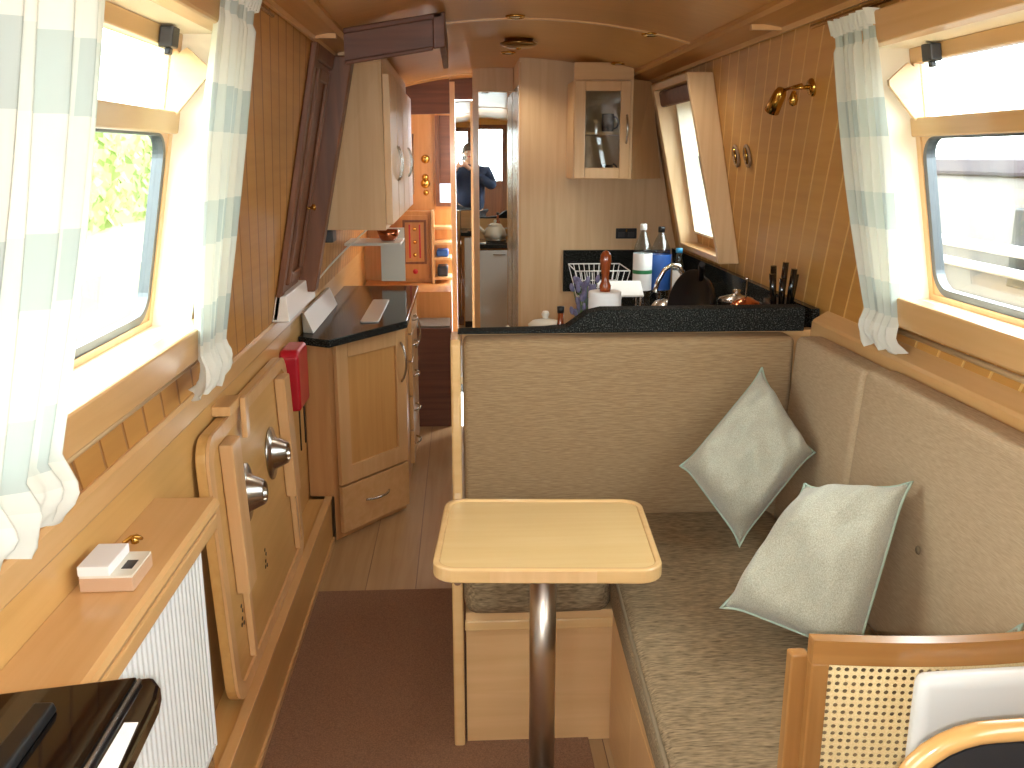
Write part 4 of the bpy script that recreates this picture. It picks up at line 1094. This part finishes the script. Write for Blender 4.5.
# back cushions
c3 = empty('back_cushion', (.5, 2.74, .54), 'brown back cushion against the galley bulkhead', 'cushion')
cushion([(.002,2.70,.46),(1.0,2.70,.46),(1.0,2.795,.46),(.002,2.795,.46),(.002,2.695,1.072),(1.0,2.695,1.072),(1.0,2.795,1.072),(.002,2.795,1.072)], M['seatfab'], 'cushion_cover', c3, bevel=.018, puff=.002)
c4 = empty('back_cushion', (1.05, 2.45, .54), 'short brown back cushion in the corner on the right', 'cushion')
cushion([(.961,2.227,.46),(1.075,2.227,.46),(1.075,2.688,.46),(.961,2.688,.46),(.995,2.205,1.078),(1.08,2.205,1.078),(1.08,2.688,1.078),(.995,2.688,1.078)], M['seatfab_lit'], 'cushion_cover', c4, bevel=.022, puff=.003)
c5 = empty('back_cushion', (1.05, 1.8, .54), 'long brown back cushion below the right window', 'cushion')
cushion([(.961,1.358,.46),(1.075,1.358,.46),(1.075,2.221,.46),(.961,2.221,.46),(.995,1.335,1.085),(1.08,1.335,1.085),(1.08,2.198,1.085),(.995,2.198,1.085)], M['seatfab_lit'], 'cushion_cover', c5, bevel=.022, puff=.003)
b5 = MB().lathe([(0,.004),(.008,.003),(.010,0)], (.969,1.80,.78), (-1,0,.05), 14).build('button', M['piping'], c5)

# scatter cushions
def pillow(corners, thick, label, seed=0, name='scatter_cushion'):
    """corners in order round the square"""
    P = [Vector(p) for p in corners]
    cen = sum(P, Vector())/4
    nrm = (P[2]-P[0]).cross(P[3]-P[1]).normalized()
    rnd = random.Random(seed); ph = [rnd.uniform(0, 6.28) for _ in range(8)]
    root = empty(name, (cen.x, cen.y, min(p.z for p in P)), label, 'cushion')
    N = 40
    def base(u, v):
        # edges bow inwards, corners stay pointed
        a = P[0].lerp(P[1], u); b = P[3].lerp(P[2], u); p = a.lerp(b, v)
        U, V = 2*u-1, 2*v-1
        pin = .075
        k = 1 - pin*((1-abs(U)**9)*abs(V)**2.5 + (1-abs(V)**9)*abs(U)**2.5)
        return cen + (p-cen)*k
    def th(u, v):
        U, V = 2*u-1, 2*v-1
        h = ((1-abs(U)**5)*(1-abs(V)**5))
        h = max(h, 0)**.55
        w = 1 + .07*math.sin(6*u+ph[0]+3*v) + .05*math.sin(11*v+ph[1]-4*u) + .10*math.sin(4*(u-v)+ph[2])
        cr = .10*math.sin(20*(u+v*.5)+ph[3])*(1-h) + .07*math.sin(13*(v-u*.7)+ph[4])
        nz = mnoise.noise(Vector((u*3.1, v*3.1, seed*7.3)))*.30 + mnoise.noise(Vector((u*8+v*3, v*7-u*2, seed*3.1+5)))*.12
        return thick*.5*h*(w + cr + nz)
    mb = MB()
    mb.grid(lambda u, v: base(u, v)+nrm*(th(u, v)), N, N)
    mb.grid(lambda u, v: base(u, v)-nrm*(th(u, v)), N, N, flip=True)
    mb.build('cover', M['pillow'], root, weld=True)
    ring = []
    for (a, b, c, d) in ((0,0,1,0),(1,0,1,1),(1,1,0,1),(0,1,0,0)):
        for i in range(N): t = i/N; ring.append(base(a+(c-a)*t, b+(d-b)*t))
    ring.append(ring[0])
    MB().tube(ring, .0035, 6).build('piping', M['pillowpipe'], root)
    return root
pillow([(.872,2.605,1.00),(.968,2.40,.805),(.750,2.33,.560),(.605,2.45,.755)], .19, 'sage green cushion standing on its corner in the angle of the settee', 1)
pillow([(.785,1.99,.865),(.955,1.83,.925),(.815,1.70,.575),(.565,1.86,.625)], .19, 'sage green cushion leaning on the long back cushion, nearer of the two beside the table', 2)
pillow([(.935,1.56,.67),(.965,1.42,.81),(.94,1.40,.60),(.86,1.52,.562)], .07, 'sage green cushion almost hidden behind the cane chair back', 4)

# ================================================================== TABLE
tb = empty('pedestal_table', (.19, 2.12, 0), 'small maple table on a single steel pole in front of the settee', 'table')
ang = math.radians(-3.5)
def rot(x, y, cx=.198, cy=2.135):
    return (cx + x*math.cos(ang)-y*math.sin(ang), cy + x*math.sin(ang)+y*math.cos(ang))
outer = [rot(*p) for p in rrect(-.262, .262, -.225, .222, .055, 8)]
inn = [rot(*p) for p in rrect(-.246, .246, -.209, .206, .042, 8)]
MB().prism(inn, 'z', .672, .6985, smooth=False).build('top', M['maple'], tb)
mb = MB(); N = len(outer)
def lipring(z0, z1):
    vs = [(x,y,z0) for x, y in outer]+[(x,y,z0) for x, y in inn]+[(x,y,z1) for x, y in outer]+[(x,y,z1) for x, y in inn]
    return vs, [f for i in range(N) for j in [(i+1)%N] for f in ((i,j,N+j,N+i),(2*N+i,3*N+i,3*N+j,2*N+j),(N+i,N+j,3*N+j,3*N+i),(i,2*N+i,2*N+j,j))]
mb.add(*lipring(.668, .703)); mb.build('edge_trim', M['maple_edge'], tb, bevel=.005, seg=3)
p0 = rot(-.13, -.2253); p1 = rot(.11, -.2253)
MB().hexa([(p0[0],p0[1]-.0006,.671),(p1[0],p1[1]-.0006,.671),(p1[0],p1[1]+.002,.671),(p0[0],p0[1]+.002,.671),(p0[0],p0[1]-.0006,.699),(p1[0],p1[1]-.0006,.699),(p1[0],p1[1]+.002,.699),(p0[0],p0[1]+.002,.699)]).build('edge_splice', M['pale'], tb)
MB().tube([(.188,2.07,.012),(.188,2.07,.67)], .0325, 32).build('pole', M['poled'], tb)
MB().lathe([(0,.012),(.085,.010),(.09,.0095),(.085,.014),(.04,.028),(.036,.05),(.0325,.052)], (.188,2.07,0)).build('floor_socket', M['steel'], tb)
MB().lathe([(.0325,.62),(.04,.625),(.045,.66),(.08,.668),(0,.668)], (.188,2.07,0)).build('top_socket', M['steel'], tb)

# ================================================================== CHAIRS, NEAR RIGHT
ch = empty('folding_cane_chair', (.75, 1.28, 0), 'folded wooden chair with a woven cane back, standing against the near end of the settee', 'chair')
X0, X1, YC = .527, 1.02, 1.262
def bowy(x): t = (x-X0)/(X1-X0); return -.022*math.sin(PI*t)
def ztop(x): t = (x-X0)/(X1-X0); return .886 + .010*t*t
mb = MB(); n = 20
for i in range(n):
    a = X0+(X1-X0)*i/n; b_ = X0+(X1-X0)*(i+1)/n
    pa_ = [(a,YC+bowy(a)-.011),(b_,YC+bowy(b_)-.011),(b_,YC+bowy(b_)+.011),(a,YC+bowy(a)+.011)]
    mb.hexa([(p[0],p[1],ztop(p[0])-.040) for p in pa_]+[(p[0],p[1],ztop(p[0])) for p in pa_])
mb.build('top_rail', M['chairwood'], ch, weld=True)
for x in (X0, X1-.028):
    MB().hexa([(x-.004,YC-.011,.01),(x+.024,YC-.011,.01),(x+.024,YC+.011,.01),(x-.004,YC+.011,.01),(x,YC-.011,.846),(x+.028,YC-.011,.846),(x+.028,YC+.011,.846),(x,YC+.011,.846)]).build('post', M['chairwood_z'], ch, bevel=.003)
for x in (X0-.022, X1+.002):
    MB().hexa([(x-.006,YC+.014,.01),(x+.024,YC+.014,.01),(x+.024,YC+.040,.01),(x-.006,YC+.040,.01),(x,YC+.016,.846),(x+.029,YC+.016,.846),(x+.029,YC+.040,.846),(x,YC+.040,.846)]).build('leg', M['chairwood_z'], ch, bevel=.003)
MB().box(X0+.029, X1-.029, YC-.010, YC+.010, .40, .43).build('lower_rail', M['chairwood'], ch, bevel=.003)
MB().box(X0+.02, X1-.02, YC+.012, YC+.034, .20, .395).build('folded_seat', M['chairwood'], ch, bevel=.003)
# cane: sheet with small octagonal holes
cm = MB(); pt = .0124; cx0, cx1, cz0, cz1 = X0+.026, X1-.026, .43, .852
nx = int((cx1-cx0)/pt); nz = int((cz1-cz0)/pt)
for i in range(nx):
    for j in range(nz):
        ax, az = cx0+i*pt, cz0+j*pt; cx_, cz_ = ax+pt/2, az+pt/2; R = pt*.31
        sq = [(ax,az),(ax+pt/2,az),(ax+pt,az),(ax+pt,az+pt/2),(ax+pt,az+pt),(ax+pt/2,az+pt),(ax,az+pt),(ax,az+pt/2)]
        ho = [(cx_+R*math.cos(PI/4*k-3*PI/4), cz_+R*math.sin(PI/4*k-3*PI/4)) for k in range(8)]
        vs = [(x, YC+bowy(x)*1.0+.001, z) for x, z in sq]+[(x, YC+bowy(x)+.001, z) for x, z in ho]
        cm.add(vs, [(k, (k+1)%8, 8+(k+1)%8, 8+k) for k in range(8)])
cm.build('cane_panel', fabric('cane', (240,218,168), (222,196,142), scale=(400,400,400), bump=.3), ch, solid=.0016)
wp = empty('white_pad', (.82, 1.22, .45), 'white padded cushion leaning on the cane chair back', 'cushion')
cushion([(.655,1.155,.44),(.99,1.155,.44),(.99,1.19,.44),(.655,1.19,.44),(.668,1.185,.852),(.99,1.185,.858),(.99,1.218,.858),(.668,1.218,.852)], M['whitetrans'], 'pad', wp, bevel=.014, puff=.004)
mb = MB(); mb.hexa([(.64,1.14,.40),(1.0,1.14,.40),(1.0,1.24,.40),(.64,1.24,.40),(.64,1.14,.438),(1.0,1.14,.438),(1.0,1.24,.438),(.64,1.24,.438)])
for (x, y) in ((.65,1.15),(.97,1.15),(.65,1.22),(.97,1.22)): mb.box(x, x+.02, y, y+.012, .002, .40)
tag(mb.build('footstool', M['chairwood'], base=(.82,1.19,0)), 'low wooden stool below the white pad', 'stool')

# nearer chair with bentwood frame and black upholstery
c = empty('bentwood_chair', (.78, .8, 0), 'chair with a rounded pale bentwood back frame and black upholstery, nearest on the right', 'chair')
def bw_path():
    pts = []
    # from left foot of back up round the corner to right
    pts += [(.520, .90, .45), (.527, .93, .70), (.533,.945,.80)]
    for k in range(9):
        a = PI - PI/2*k/8
        pts.append((.645+.110*math.cos(a), .955, .81+.095*math.sin(a)))
    pts += [(.72,.955,.908), (.80,.955,.908)]
    for k in range(9):
        a = PI/2 - PI/2*k/8
        pts.append((.90+.110*math.cos(a), .955, .81+.095*math.sin(a)))
    pts += [(1.013,.93,.70), (1.02,.90,.45)]
    return pts
bp_ = [(x-.012, y, z+(.022 if z > .5 else 0)) for x, y, z in bw_path()]
MB().tube(bp_, .0135, 14).build('back_frame', M['bent'], c)
poly = []
for (x, y, z) in bp_:
    cx_, cz_ = .77, .66
    d = Vector((x-cx_, z-cz_)); L_ = d.length; d = d*(L_-.012)/L_
    poly.append((cx_+d.x, cz_+d.y, y))
mb = MB(); N = len(poly)
vs = [(x, y-.010, z) for x, z, y in poly]+[(x, y+.010, z) for x, z, y in poly]
mb.add(vs, [tuple(range(N)), tuple(range(2*N-1, N-1, -1))]+[(i,(i+1)%N,N+(i+1)%N,N+i) for i in range(N)])
mb.build('back_pad', M['rubber'], c)
cushion(hx(.54, 1.0, .46, .90, .42, .47), M['rubber'], 'seat', c, bevel=.02)
for (x, y) in ((.53,.47),(.99,.47),(.53,.88),(.99,.88)): MB().tube([(x,y,.002),(x+.01,y,.43)], .014, 12).build('leg', M['bent'], c)

# ================================================================== RIGHT SIDE LAMP AND VENTS
s = 1
def onwall(y, z, off): return Vector((WX(1, z, off), y, z))
la = empty('wall_lamp', tuple(onwall(2.72, 1.79, 0)), 'brass swivel spotlight on the right side between window and galley', 'lamp')
MB().lathe([(0,.010),(.022,.010),(.026,.004),(.026,0)], onwall(2.72,1.79,-.001), (-1,0,-.2), 24).build('back_plate', M['brass'], la)
MB().tube([onwall(2.72,1.79,-.01), onwall(2.73,1.79,-.055)], .006, 10).build('stem', M['brass'], la)
MB().tube([onwall(2.66,1.792,-.055), onwall(2.80,1.788,-.055)], .005, 10).build('cross_bar', M['brass'], la)
MB().lathe([(0,-.03),(.010,-.026),(.014,-.01),(.010,0),(.006,.012),(0,.014)], onwall(2.73,1.768,-.055), n=16).build('finial', M['brass'], la)
hc = onwall(2.80,1.785,-.065); ax = Vector((-.12,.38,-.55)).normalized()
hd_ = MB().lathe([(0,-.008),(.013,-.006),(.019,.008),(.023,.068),(.021,.069),(.018,.05),(0,.045)], hc, ax, 26).build('head', M['brass'], la)
MB().lathe([(0,.014),(.012,.012),(.018,.004),(.020,.0),(0,.0)], hc+ax*.052, ax, 20).build('bulb', M['chrome'], la)
for k, (yy, lb) in enumerate(((3.55, 'oval brass wall vent on the right side, nearer the galley window'), (3.41, 'oval brass wall vent on the right side, nearer the brass lamp'))):
    v = empty('wall_vent', tuple(onwall(yy,1.60,0)), lb, 'vent')
    def ring_pts(ry, rz, off, m_=24): return [onwall(yy+ry*math.cos(2*PI*i/m_), 1.60+rz*math.sin(2*PI*i/m_), off) for i in range(m_+1)]
    MB().tube(ring_pts(.030, .036, -.006), .006, 8).build('rim', M['clay'], v)
    a = MB(); pts = [onwall(yy+.028*math.cos(2*PI*i/24), 1.60+.034*math.sin(2*PI*i/24), -.003) for i in range(24)]
    a.add(pts, [tuple(range(24))]); a.build('recess', M['black'], v)
    MB().tube([onwall(yy,1.572,-.008), onwall(yy,1.628,-.008)], .006, 8).build('catch', M['brass'], v)

# ceiling downlights and mushroom vent
mv = empty('ceiling_vent', (.253, 4.15, 2.04), 'round brass mushroom vent on the galley ceiling', 'vent')
MB().lathe([(0,-.016),(.05,-.014),(.075,-.004),(.08,.004),(.06,.012),(.06,.03)], (.253,4.15,2.058), n=36).build('dome', M['bronze'] if 'bronze' in M else plain('bronze', (150,118,72), .3, 1), mv)
MB().lathe([(0,-.006),(.010,-.004),(.012,0)], (.253,4.15,2.042), n=16).build('knob', M['brass'], mv)
spots = [((.20,3.48),'small brass downlight in front of the round ceiling vent'), ((.235,4.66),'small brass downlight behind the round ceiling vent'), ((.70,3.56),'small brass downlight at the right, nearer the saloon'), ((.745,4.55),'small brass downlight at the right, near the corner cabinet')]
proto = None
for k, ((x, y), lb) in enumerate(spots):
    z = arch(x)
    if proto is None:
        proto = empty('downlight', (x, y, z-.012), lb, 'light', 'downlights in the galley ceiling')
        MB().lathe([(.022,-.001),(.030,-.007),(.034,-.005),(.036,.001),(.022,.001)], (x,y,z-.0015), n=24).build('rim', M['brass'], proto)
        MB().lathe([(0,.0),(.014,-.002),(.021,.002)], (x,y,z-.005), n=18).build('bulb', M['cream'], proto)
    else:
        cpy = copy_tree(proto); cpy.location = (x, y, z-.012); cpy['label'] = lb

# ================================================================== OUTSIDE
tag(MB().box(-60, -4.2, -40, 50, -.6, .25).build('canal_bank', M['grass'], base=(-30,0,-.6)), 'grassy bank outside the left windows', 'bank', kind='structure')
tag(MB().box(-4.2, 60, -40, 50, -.8, -.55).build('canal_water', M['water'], base=(10,0,-.8)), 'canal water outside', 'water', kind='structure')
# hedge on the left bank
def hedge(x0, x1, y0, y1, h, seed, n=1500):
    rnd = random.Random(seed); mb = MB()
    for k in range(n):
        y = rnd.uniform(y0, y1); t = rnd.random(); x = x0+(x1-x0)*rnd.random(); z = .25 + h*t*(.8+.2*math.sin(y*2.1))
        a = rnd.uniform(0, 6.28); s_ = rnd.uniform(.08, .2); b = rnd.uniform(-.6, .6)
        dx, dy = math.cos(a)*s_, math.sin(a)*s_
        mb.add([(x,y,z),(x+dx,y+dy,z+b*s_),(x+dx*.6-dy*.5,y+dy*.6+dx*.5,z+s_),(x-dy*.5,y+dx*.5,z+s_*.6)], [(0,1,2,3)])
    return mb
tag(hedge(-7.5, -6.2, -2, 30, 2.4, 3, 3600).box(-7.8, -6.9, -2, 30, .25, 2.45).build('hedge', M['hedgegreen'] if 'hedgegreen' in M else plain('hedgegreen', (132,150,84), .8), base=(-6.8,10,.25)), 'bright green hedge on the bank outside the left window', 'hedge', kind='stuff')
# neighbouring boat to the right
nb = empty('moored_boat', (3.2, 8, -.6), 'cream narrowboat moored outside the right windows', 'boat')
MB().box(2.35, 4.4, -6, 22, -.6, .72).build('hull', M['hull'], nb)
MB().hexa([(2.62,-4,.72),(4.15,-4,.72),(4.15,20,.72),(2.62,20,.72),(2.75,-4,1.50),(4.02,-4,1.50),(4.02,20,1.50),(2.75,20,1.50)]).build('cabin', M['boatside'], nb)
MB().box(2.70, 4.07, -4.05, 20.05, 1.50, 1.60).build('roof', M['boatroof'], nb, bevel=.02)
MB().tube([(2.60,-4,1.163),(2.60,20,1.163)], .028, 10).build('handrail', M['white'], nb); MB().tube([(2.60,-4,1.06),(2.60,20,1.06)], .024, 10).build('rubbing_rail', M['white'], nb)
for k in range(7):
    y = -2.5+3.0*k
    w = MB(); w.box(2.655, 2.70, y, y+.9, .98, 1.36); w.build('window', M['darkgrey'], nb, bevel=.01)

# ================================================================== PHOTOGRAPHER (seen in the mirror)
def skin_mesh(name, verts, edges, radii, mat, parent, sub=2, root=0):
    me = bpy.data.meshes.new(name); off = wloc(parent)
    me.from_pydata([Vector(v)-off for v in verts], edges, [])
    o = bpy.data.objects.new(name, me); COL.objects.link(o); o.parent = parent
    m = o.modifiers.new('skin', 'SKIN'); m.use_smooth_shade = True
    for i, r in enumerate(radii):
        sv = me.skin_vertices[0].data[i]; sv.radius = (r, r) if not isinstance(r, tuple) else r; sv.use_root = (i == root)
    m2 = o.modifiers.new('sub', 'SUBSURF'); m2.levels = sub; m2.render_levels = sub
    me.materials.append(mat)
    return o
pr = empty('person', (.16, -.36, 0), 'photographer in a dark blue jacket holding a small camera up, reflected in the far mirror', 'person')
px, py = .12, -.36
V = [(px,py,.95),(px,py+.0,1.12),(px,py-.01,1.28),(px,py-.01,1.42),(px,py,1.49),(px,py+.02,1.56),      # 0-5 pelvis..head base
     (px,py+.015,1.63),(px,py+.01,1.70),                                                              # 6,7 head
     (px-.19,py-.01,1.42),(px-.27,py+.10,1.24),(px-.17,py+.255,1.45),(px-.14,py+.30,1.50),            # 8-11 left arm, wrist, palm
     (px+.19,py-.01,1.42),(px+.27,py+.10,1.24),(px-.02,py+.26,1.46),(px-.075,py+.30,1.51),            # 12-15 right arm
     (px-.09,py,.90),(px-.10,py+.015,.50),(px-.10,py-.01,.10),(px-.105,py+.10,.05),                   # 16-19
     (px+.09,py,.90),(px+.10,py+.015,.50),(px+.10,py-.01,.10),(px+.105,py+.10,.05)]
Ed = [(0,1),(1,2),(2,3),(3,4),(4,5),(5,6),(6,7),(3,8),(8,9),(9,10),(10,11),(3,12),(12,13),(13,14),(14,15),(0,16),(16,17),(17,18),(18,19),(0,20),(20,21),(21,22),(22,23)]
Rr = [.14,.13,.15,.14,.06,.065,.085,.075,.055,.042,.028,.026,.055,.042,.028,.026,.085,.055,.042,.035,.085,.055,.042,.035]
# fingers
for hi, sgn in ((11, -1), (15, 1)):
    hx_, hy_, hz_ = V[hi]
    for k in range(4):
        b0 = len(V)
        V += [(hx_-.022*sgn*-1*0+sgn*.004, hy_+.012, hz_+.022-.015*k), (hx_-sgn*.0, hy_+.040, hz_+.032-.016*k), (hx_-sgn*.022, hy_+.050-.002*k, hz_+.034-.016*k)]
        Ed += [(hi, b0), (b0, b0+1), (b0+1, b0+2)]; Rr += [.009, .0085, .0075]
    b0 = len(V); V += [(hx_-sgn*.012, hy_-.002, hz_-.03), (hx_-sgn*.034, hy_+.018, hz_-.034)]; Ed += [(hi, b0), (b0, b0+1)]; Rr += [.010, .009]
skin_mesh('body', V, Ed, Rr, M['skin'], pr)
JV = [(px,py,.90),V[1],V[2],V[3],(px,py,1.475)]+[V[8],V[9],(V[10][0],V[10][1]-.01,V[10][2]-.01)]+[V[12],V[13],(V[14][0]+.01,V[14][1]-.01,V[14][2]-.01)]
skin_mesh('jacket', JV, [(0,1),(1,2),(2,3),(3,4),(3,5),(5,6),(6,7),(3,8),(8,9),(9,10)], [.185,.18,.195,.18,.08,.08,.064,.042,.08,.064,.042], M['jacket'], pr)
TV = [V[0]]+[(px-.09,py,.88),V[17],(px-.10,py-.01,.12),(px+.09,py,.88),V[21],(px+.10,py-.01,.12)]
skin_mesh('trousers', TV, [(0,1),(1,2),(2,3),(0,4),(4,5),(5,6)], [.15,.105,.078,.062,.105,.078,.062], M['trousers'], pr)
for sg in (-1, 1):
    cushion([(px+sg*.105-.045,py-.07,.010),(px+sg*.105+.045,py-.07,.010),(px+sg*.105+.045,py+.19,.010),(px+sg*.105-.045,py+.19,.010),(px+sg*.105-.04,py-.07,.10),(px+sg*.105+.04,py-.07,.10),(px+sg*.105+.035,py+.18,.06),(px+sg*.105-.035,py+.18,.06)], M['black'], 'shoe', pr, bevel=.025, cuts=4)
# face
hc_ = Vector((px, py+.015, 1.64))
mb = MB(); mb.grid(lambda u, v: hc_ + Vector((.088*math.cos(2*PI*u)*math.sin(PI*v*.62), -.012+.098*math.sin(2*PI*u)*math.sin(PI*v*.62)*(.80 if math.sin(2*PI*u) > 0 else 1.05), .03+.10*math.cos(PI*v*.62))), 28, 14)
mb.build('hair', M['hair'], pr)
mb = MB().lathe([(0,.02),(.010,.012),(.013,0),(.010,-.016),(0,-.02)], hc_+Vector((0,.088,-.01)), (0,.3,1), 12); mb.build('nose', M['skin'], pr)
for sg in (-1, 1):
    MB().lathe([(0,-.012),(.009,-.008),(.012,0),(.009,.008),(0,.012)], hc_+Vector((sg*.032,.076,.012)), (0,0,1), 14).build('eye', M['white'], pr)
    MB().lathe([(0,-.03),(.010,-.02),(.013,0),(.010,.02),(0,.03)], hc_+Vector((sg*.088,0,-.005)), (0,0,1), 12).build('ear', M['skin'], pr)
MB().tube([hc_+Vector((-.024,.080,-.048)), hc_+Vector((0,.087,-.050)), hc_+Vector((.024,.080,-.048))], .005, 8).build('mouth', M['red'], pr)
cmr = empty('compact_camera', (.03, -.045, 1.55), 'compact camera with its flash firing, held up by the photographer', 'camera')
MB().box(-.02, .085, -.060, -.036, 1.545, 1.605).build('body', M['steel'], cmr, bevel=.004)
MB().lathe([(.022,0),(.022,.016),(.018,.018),(0,.014)], (.0325,-.036,1.572), (0,1,0), 24).build('lens', M['black'], cmr)
MB().box(-.014, .014, -.0358, -.034, 1.588, 1.600).build('flash_window', M['flash'], cmr)

# ================================================================== LIGHT
w = bpy.data.worlds.new('World'); S.world = w; w.use_nodes = True
nt = w.node_tree; bg = nt.nodes['Background']
tc = nt.nodes.new('ShaderNodeTexCoord'); sx = nt.nodes.new('ShaderNodeSeparateXYZ'); nt.links.new(tc.outputs['Generated'], sx.inputs[0])
rr = ramp(nt, sx.outputs['Z'], [(0.0, (.86,.91,.97,1)), (.5, (.95,.975,1,1))])
nt.links.new(rr.outputs['Color'], bg.inputs['Color']); bg.inputs['Strength'].default_value = 13.0

def area(name, loc, rotm, sx_, sy_, power, col=(1,1,1), portal=False):
    l = bpy.data.lights.new(name, 'AREA'); l.shape = 'RECTANGLE'; l.size = sx_; l.size_y = sy_; l.energy = power; l.color = col
    if portal: l.cycles.is_portal = True
    o = bpy.data.objects.new(name, l); COL.objects.link(o); o.location = loc; o.rotation_euler = rotm; return o
# sky portals in the window openings
for s_, Wn in ((-1, WL), (1, WR), (1, WK), (-1, WL0), (1, WR0)):
    y0, y1, z0, z1 = Wn; zc = (z0+z1)/2; tilt = math.atan(TL)
    # area light looks down -Z: turn it to face inboard
    o = area('portal', (WX(s_, zc, .13), (y0+y1)/2, zc), (0, 0, 0), (z1-z0)*1.02, (y1-y0), 1, portal=True)
    inward = Vector((-s_, 0, -TL)).normalized()
    o.rotation_euler = (-inward).to_track_quat('Z', 'Y').to_euler()
o = area('portal', (.17, YB-.07, 1.61), (PI/2, 0, PI), .92, .7, 1, portal=True)
o.rotation_euler = Vector((0,-1,0)).to_track_quat('Z', 'Y').to_euler()
# spots added at three unlit downlights to brighten the galley
for (x, y), lb in spots[:3]:
    pl = bpy.data.lights.new('galley_fill', 'SPOT'); pl.energy = 5; pl.color = (1, .86, .68); pl.spot_size = 2.4; pl.spot_blend = .8; pl.shadow_soft_size = .02
    po = bpy.data.objects.new('galley_fill', pl); COL.objects.link(po); po.location = (x, y, arch(x)-.02)
# camera flash
fl = bpy.data.lights.new('camera_flash', 'AREA'); fl.shape = 'RECTANGLE'; fl.size = .03; fl.size_y = .012; fl.energy = 9; fl.color = (1, .97, .92)
fo = bpy.data.objects.new('camera_flash', fl); COL.objects.link(fo); fo.location = (0, -.030, 1.594); fo.rotation_euler = (math.radians(80), 0, math.radians(-3))
# back cabin daylight: small area standing for its own side window
bl = area('cabin_window_light', (-.50, 5.75, 1.6), (0, -PI/2, 0), .3, .4, 1.4, (1,.97,.94))

# ================================================================== CAMERA
cam = bpy.data.cameras.new('camera'); co = bpy.data.objects.new('camera', cam); COL.objects.link(co)
co.location = (0, 0, 1.6)
co.rotation_euler = (math.radians(90-13.775), 0, math.radians(-3.108))
cam.sensor_fit = 'HORIZONTAL'; cam.sensor_width = 36; cam.lens = 930/1024*36; cam.clip_start = .01; cam.clip_end = 200
S.camera = co
S.view_settings.view_transform = 'Standard'; S.view_settings.look = 'None'; S.view_settings.gamma = 1
S.view_settings.exposure = 0.55
S.view_settings.use_curve_mapping = False
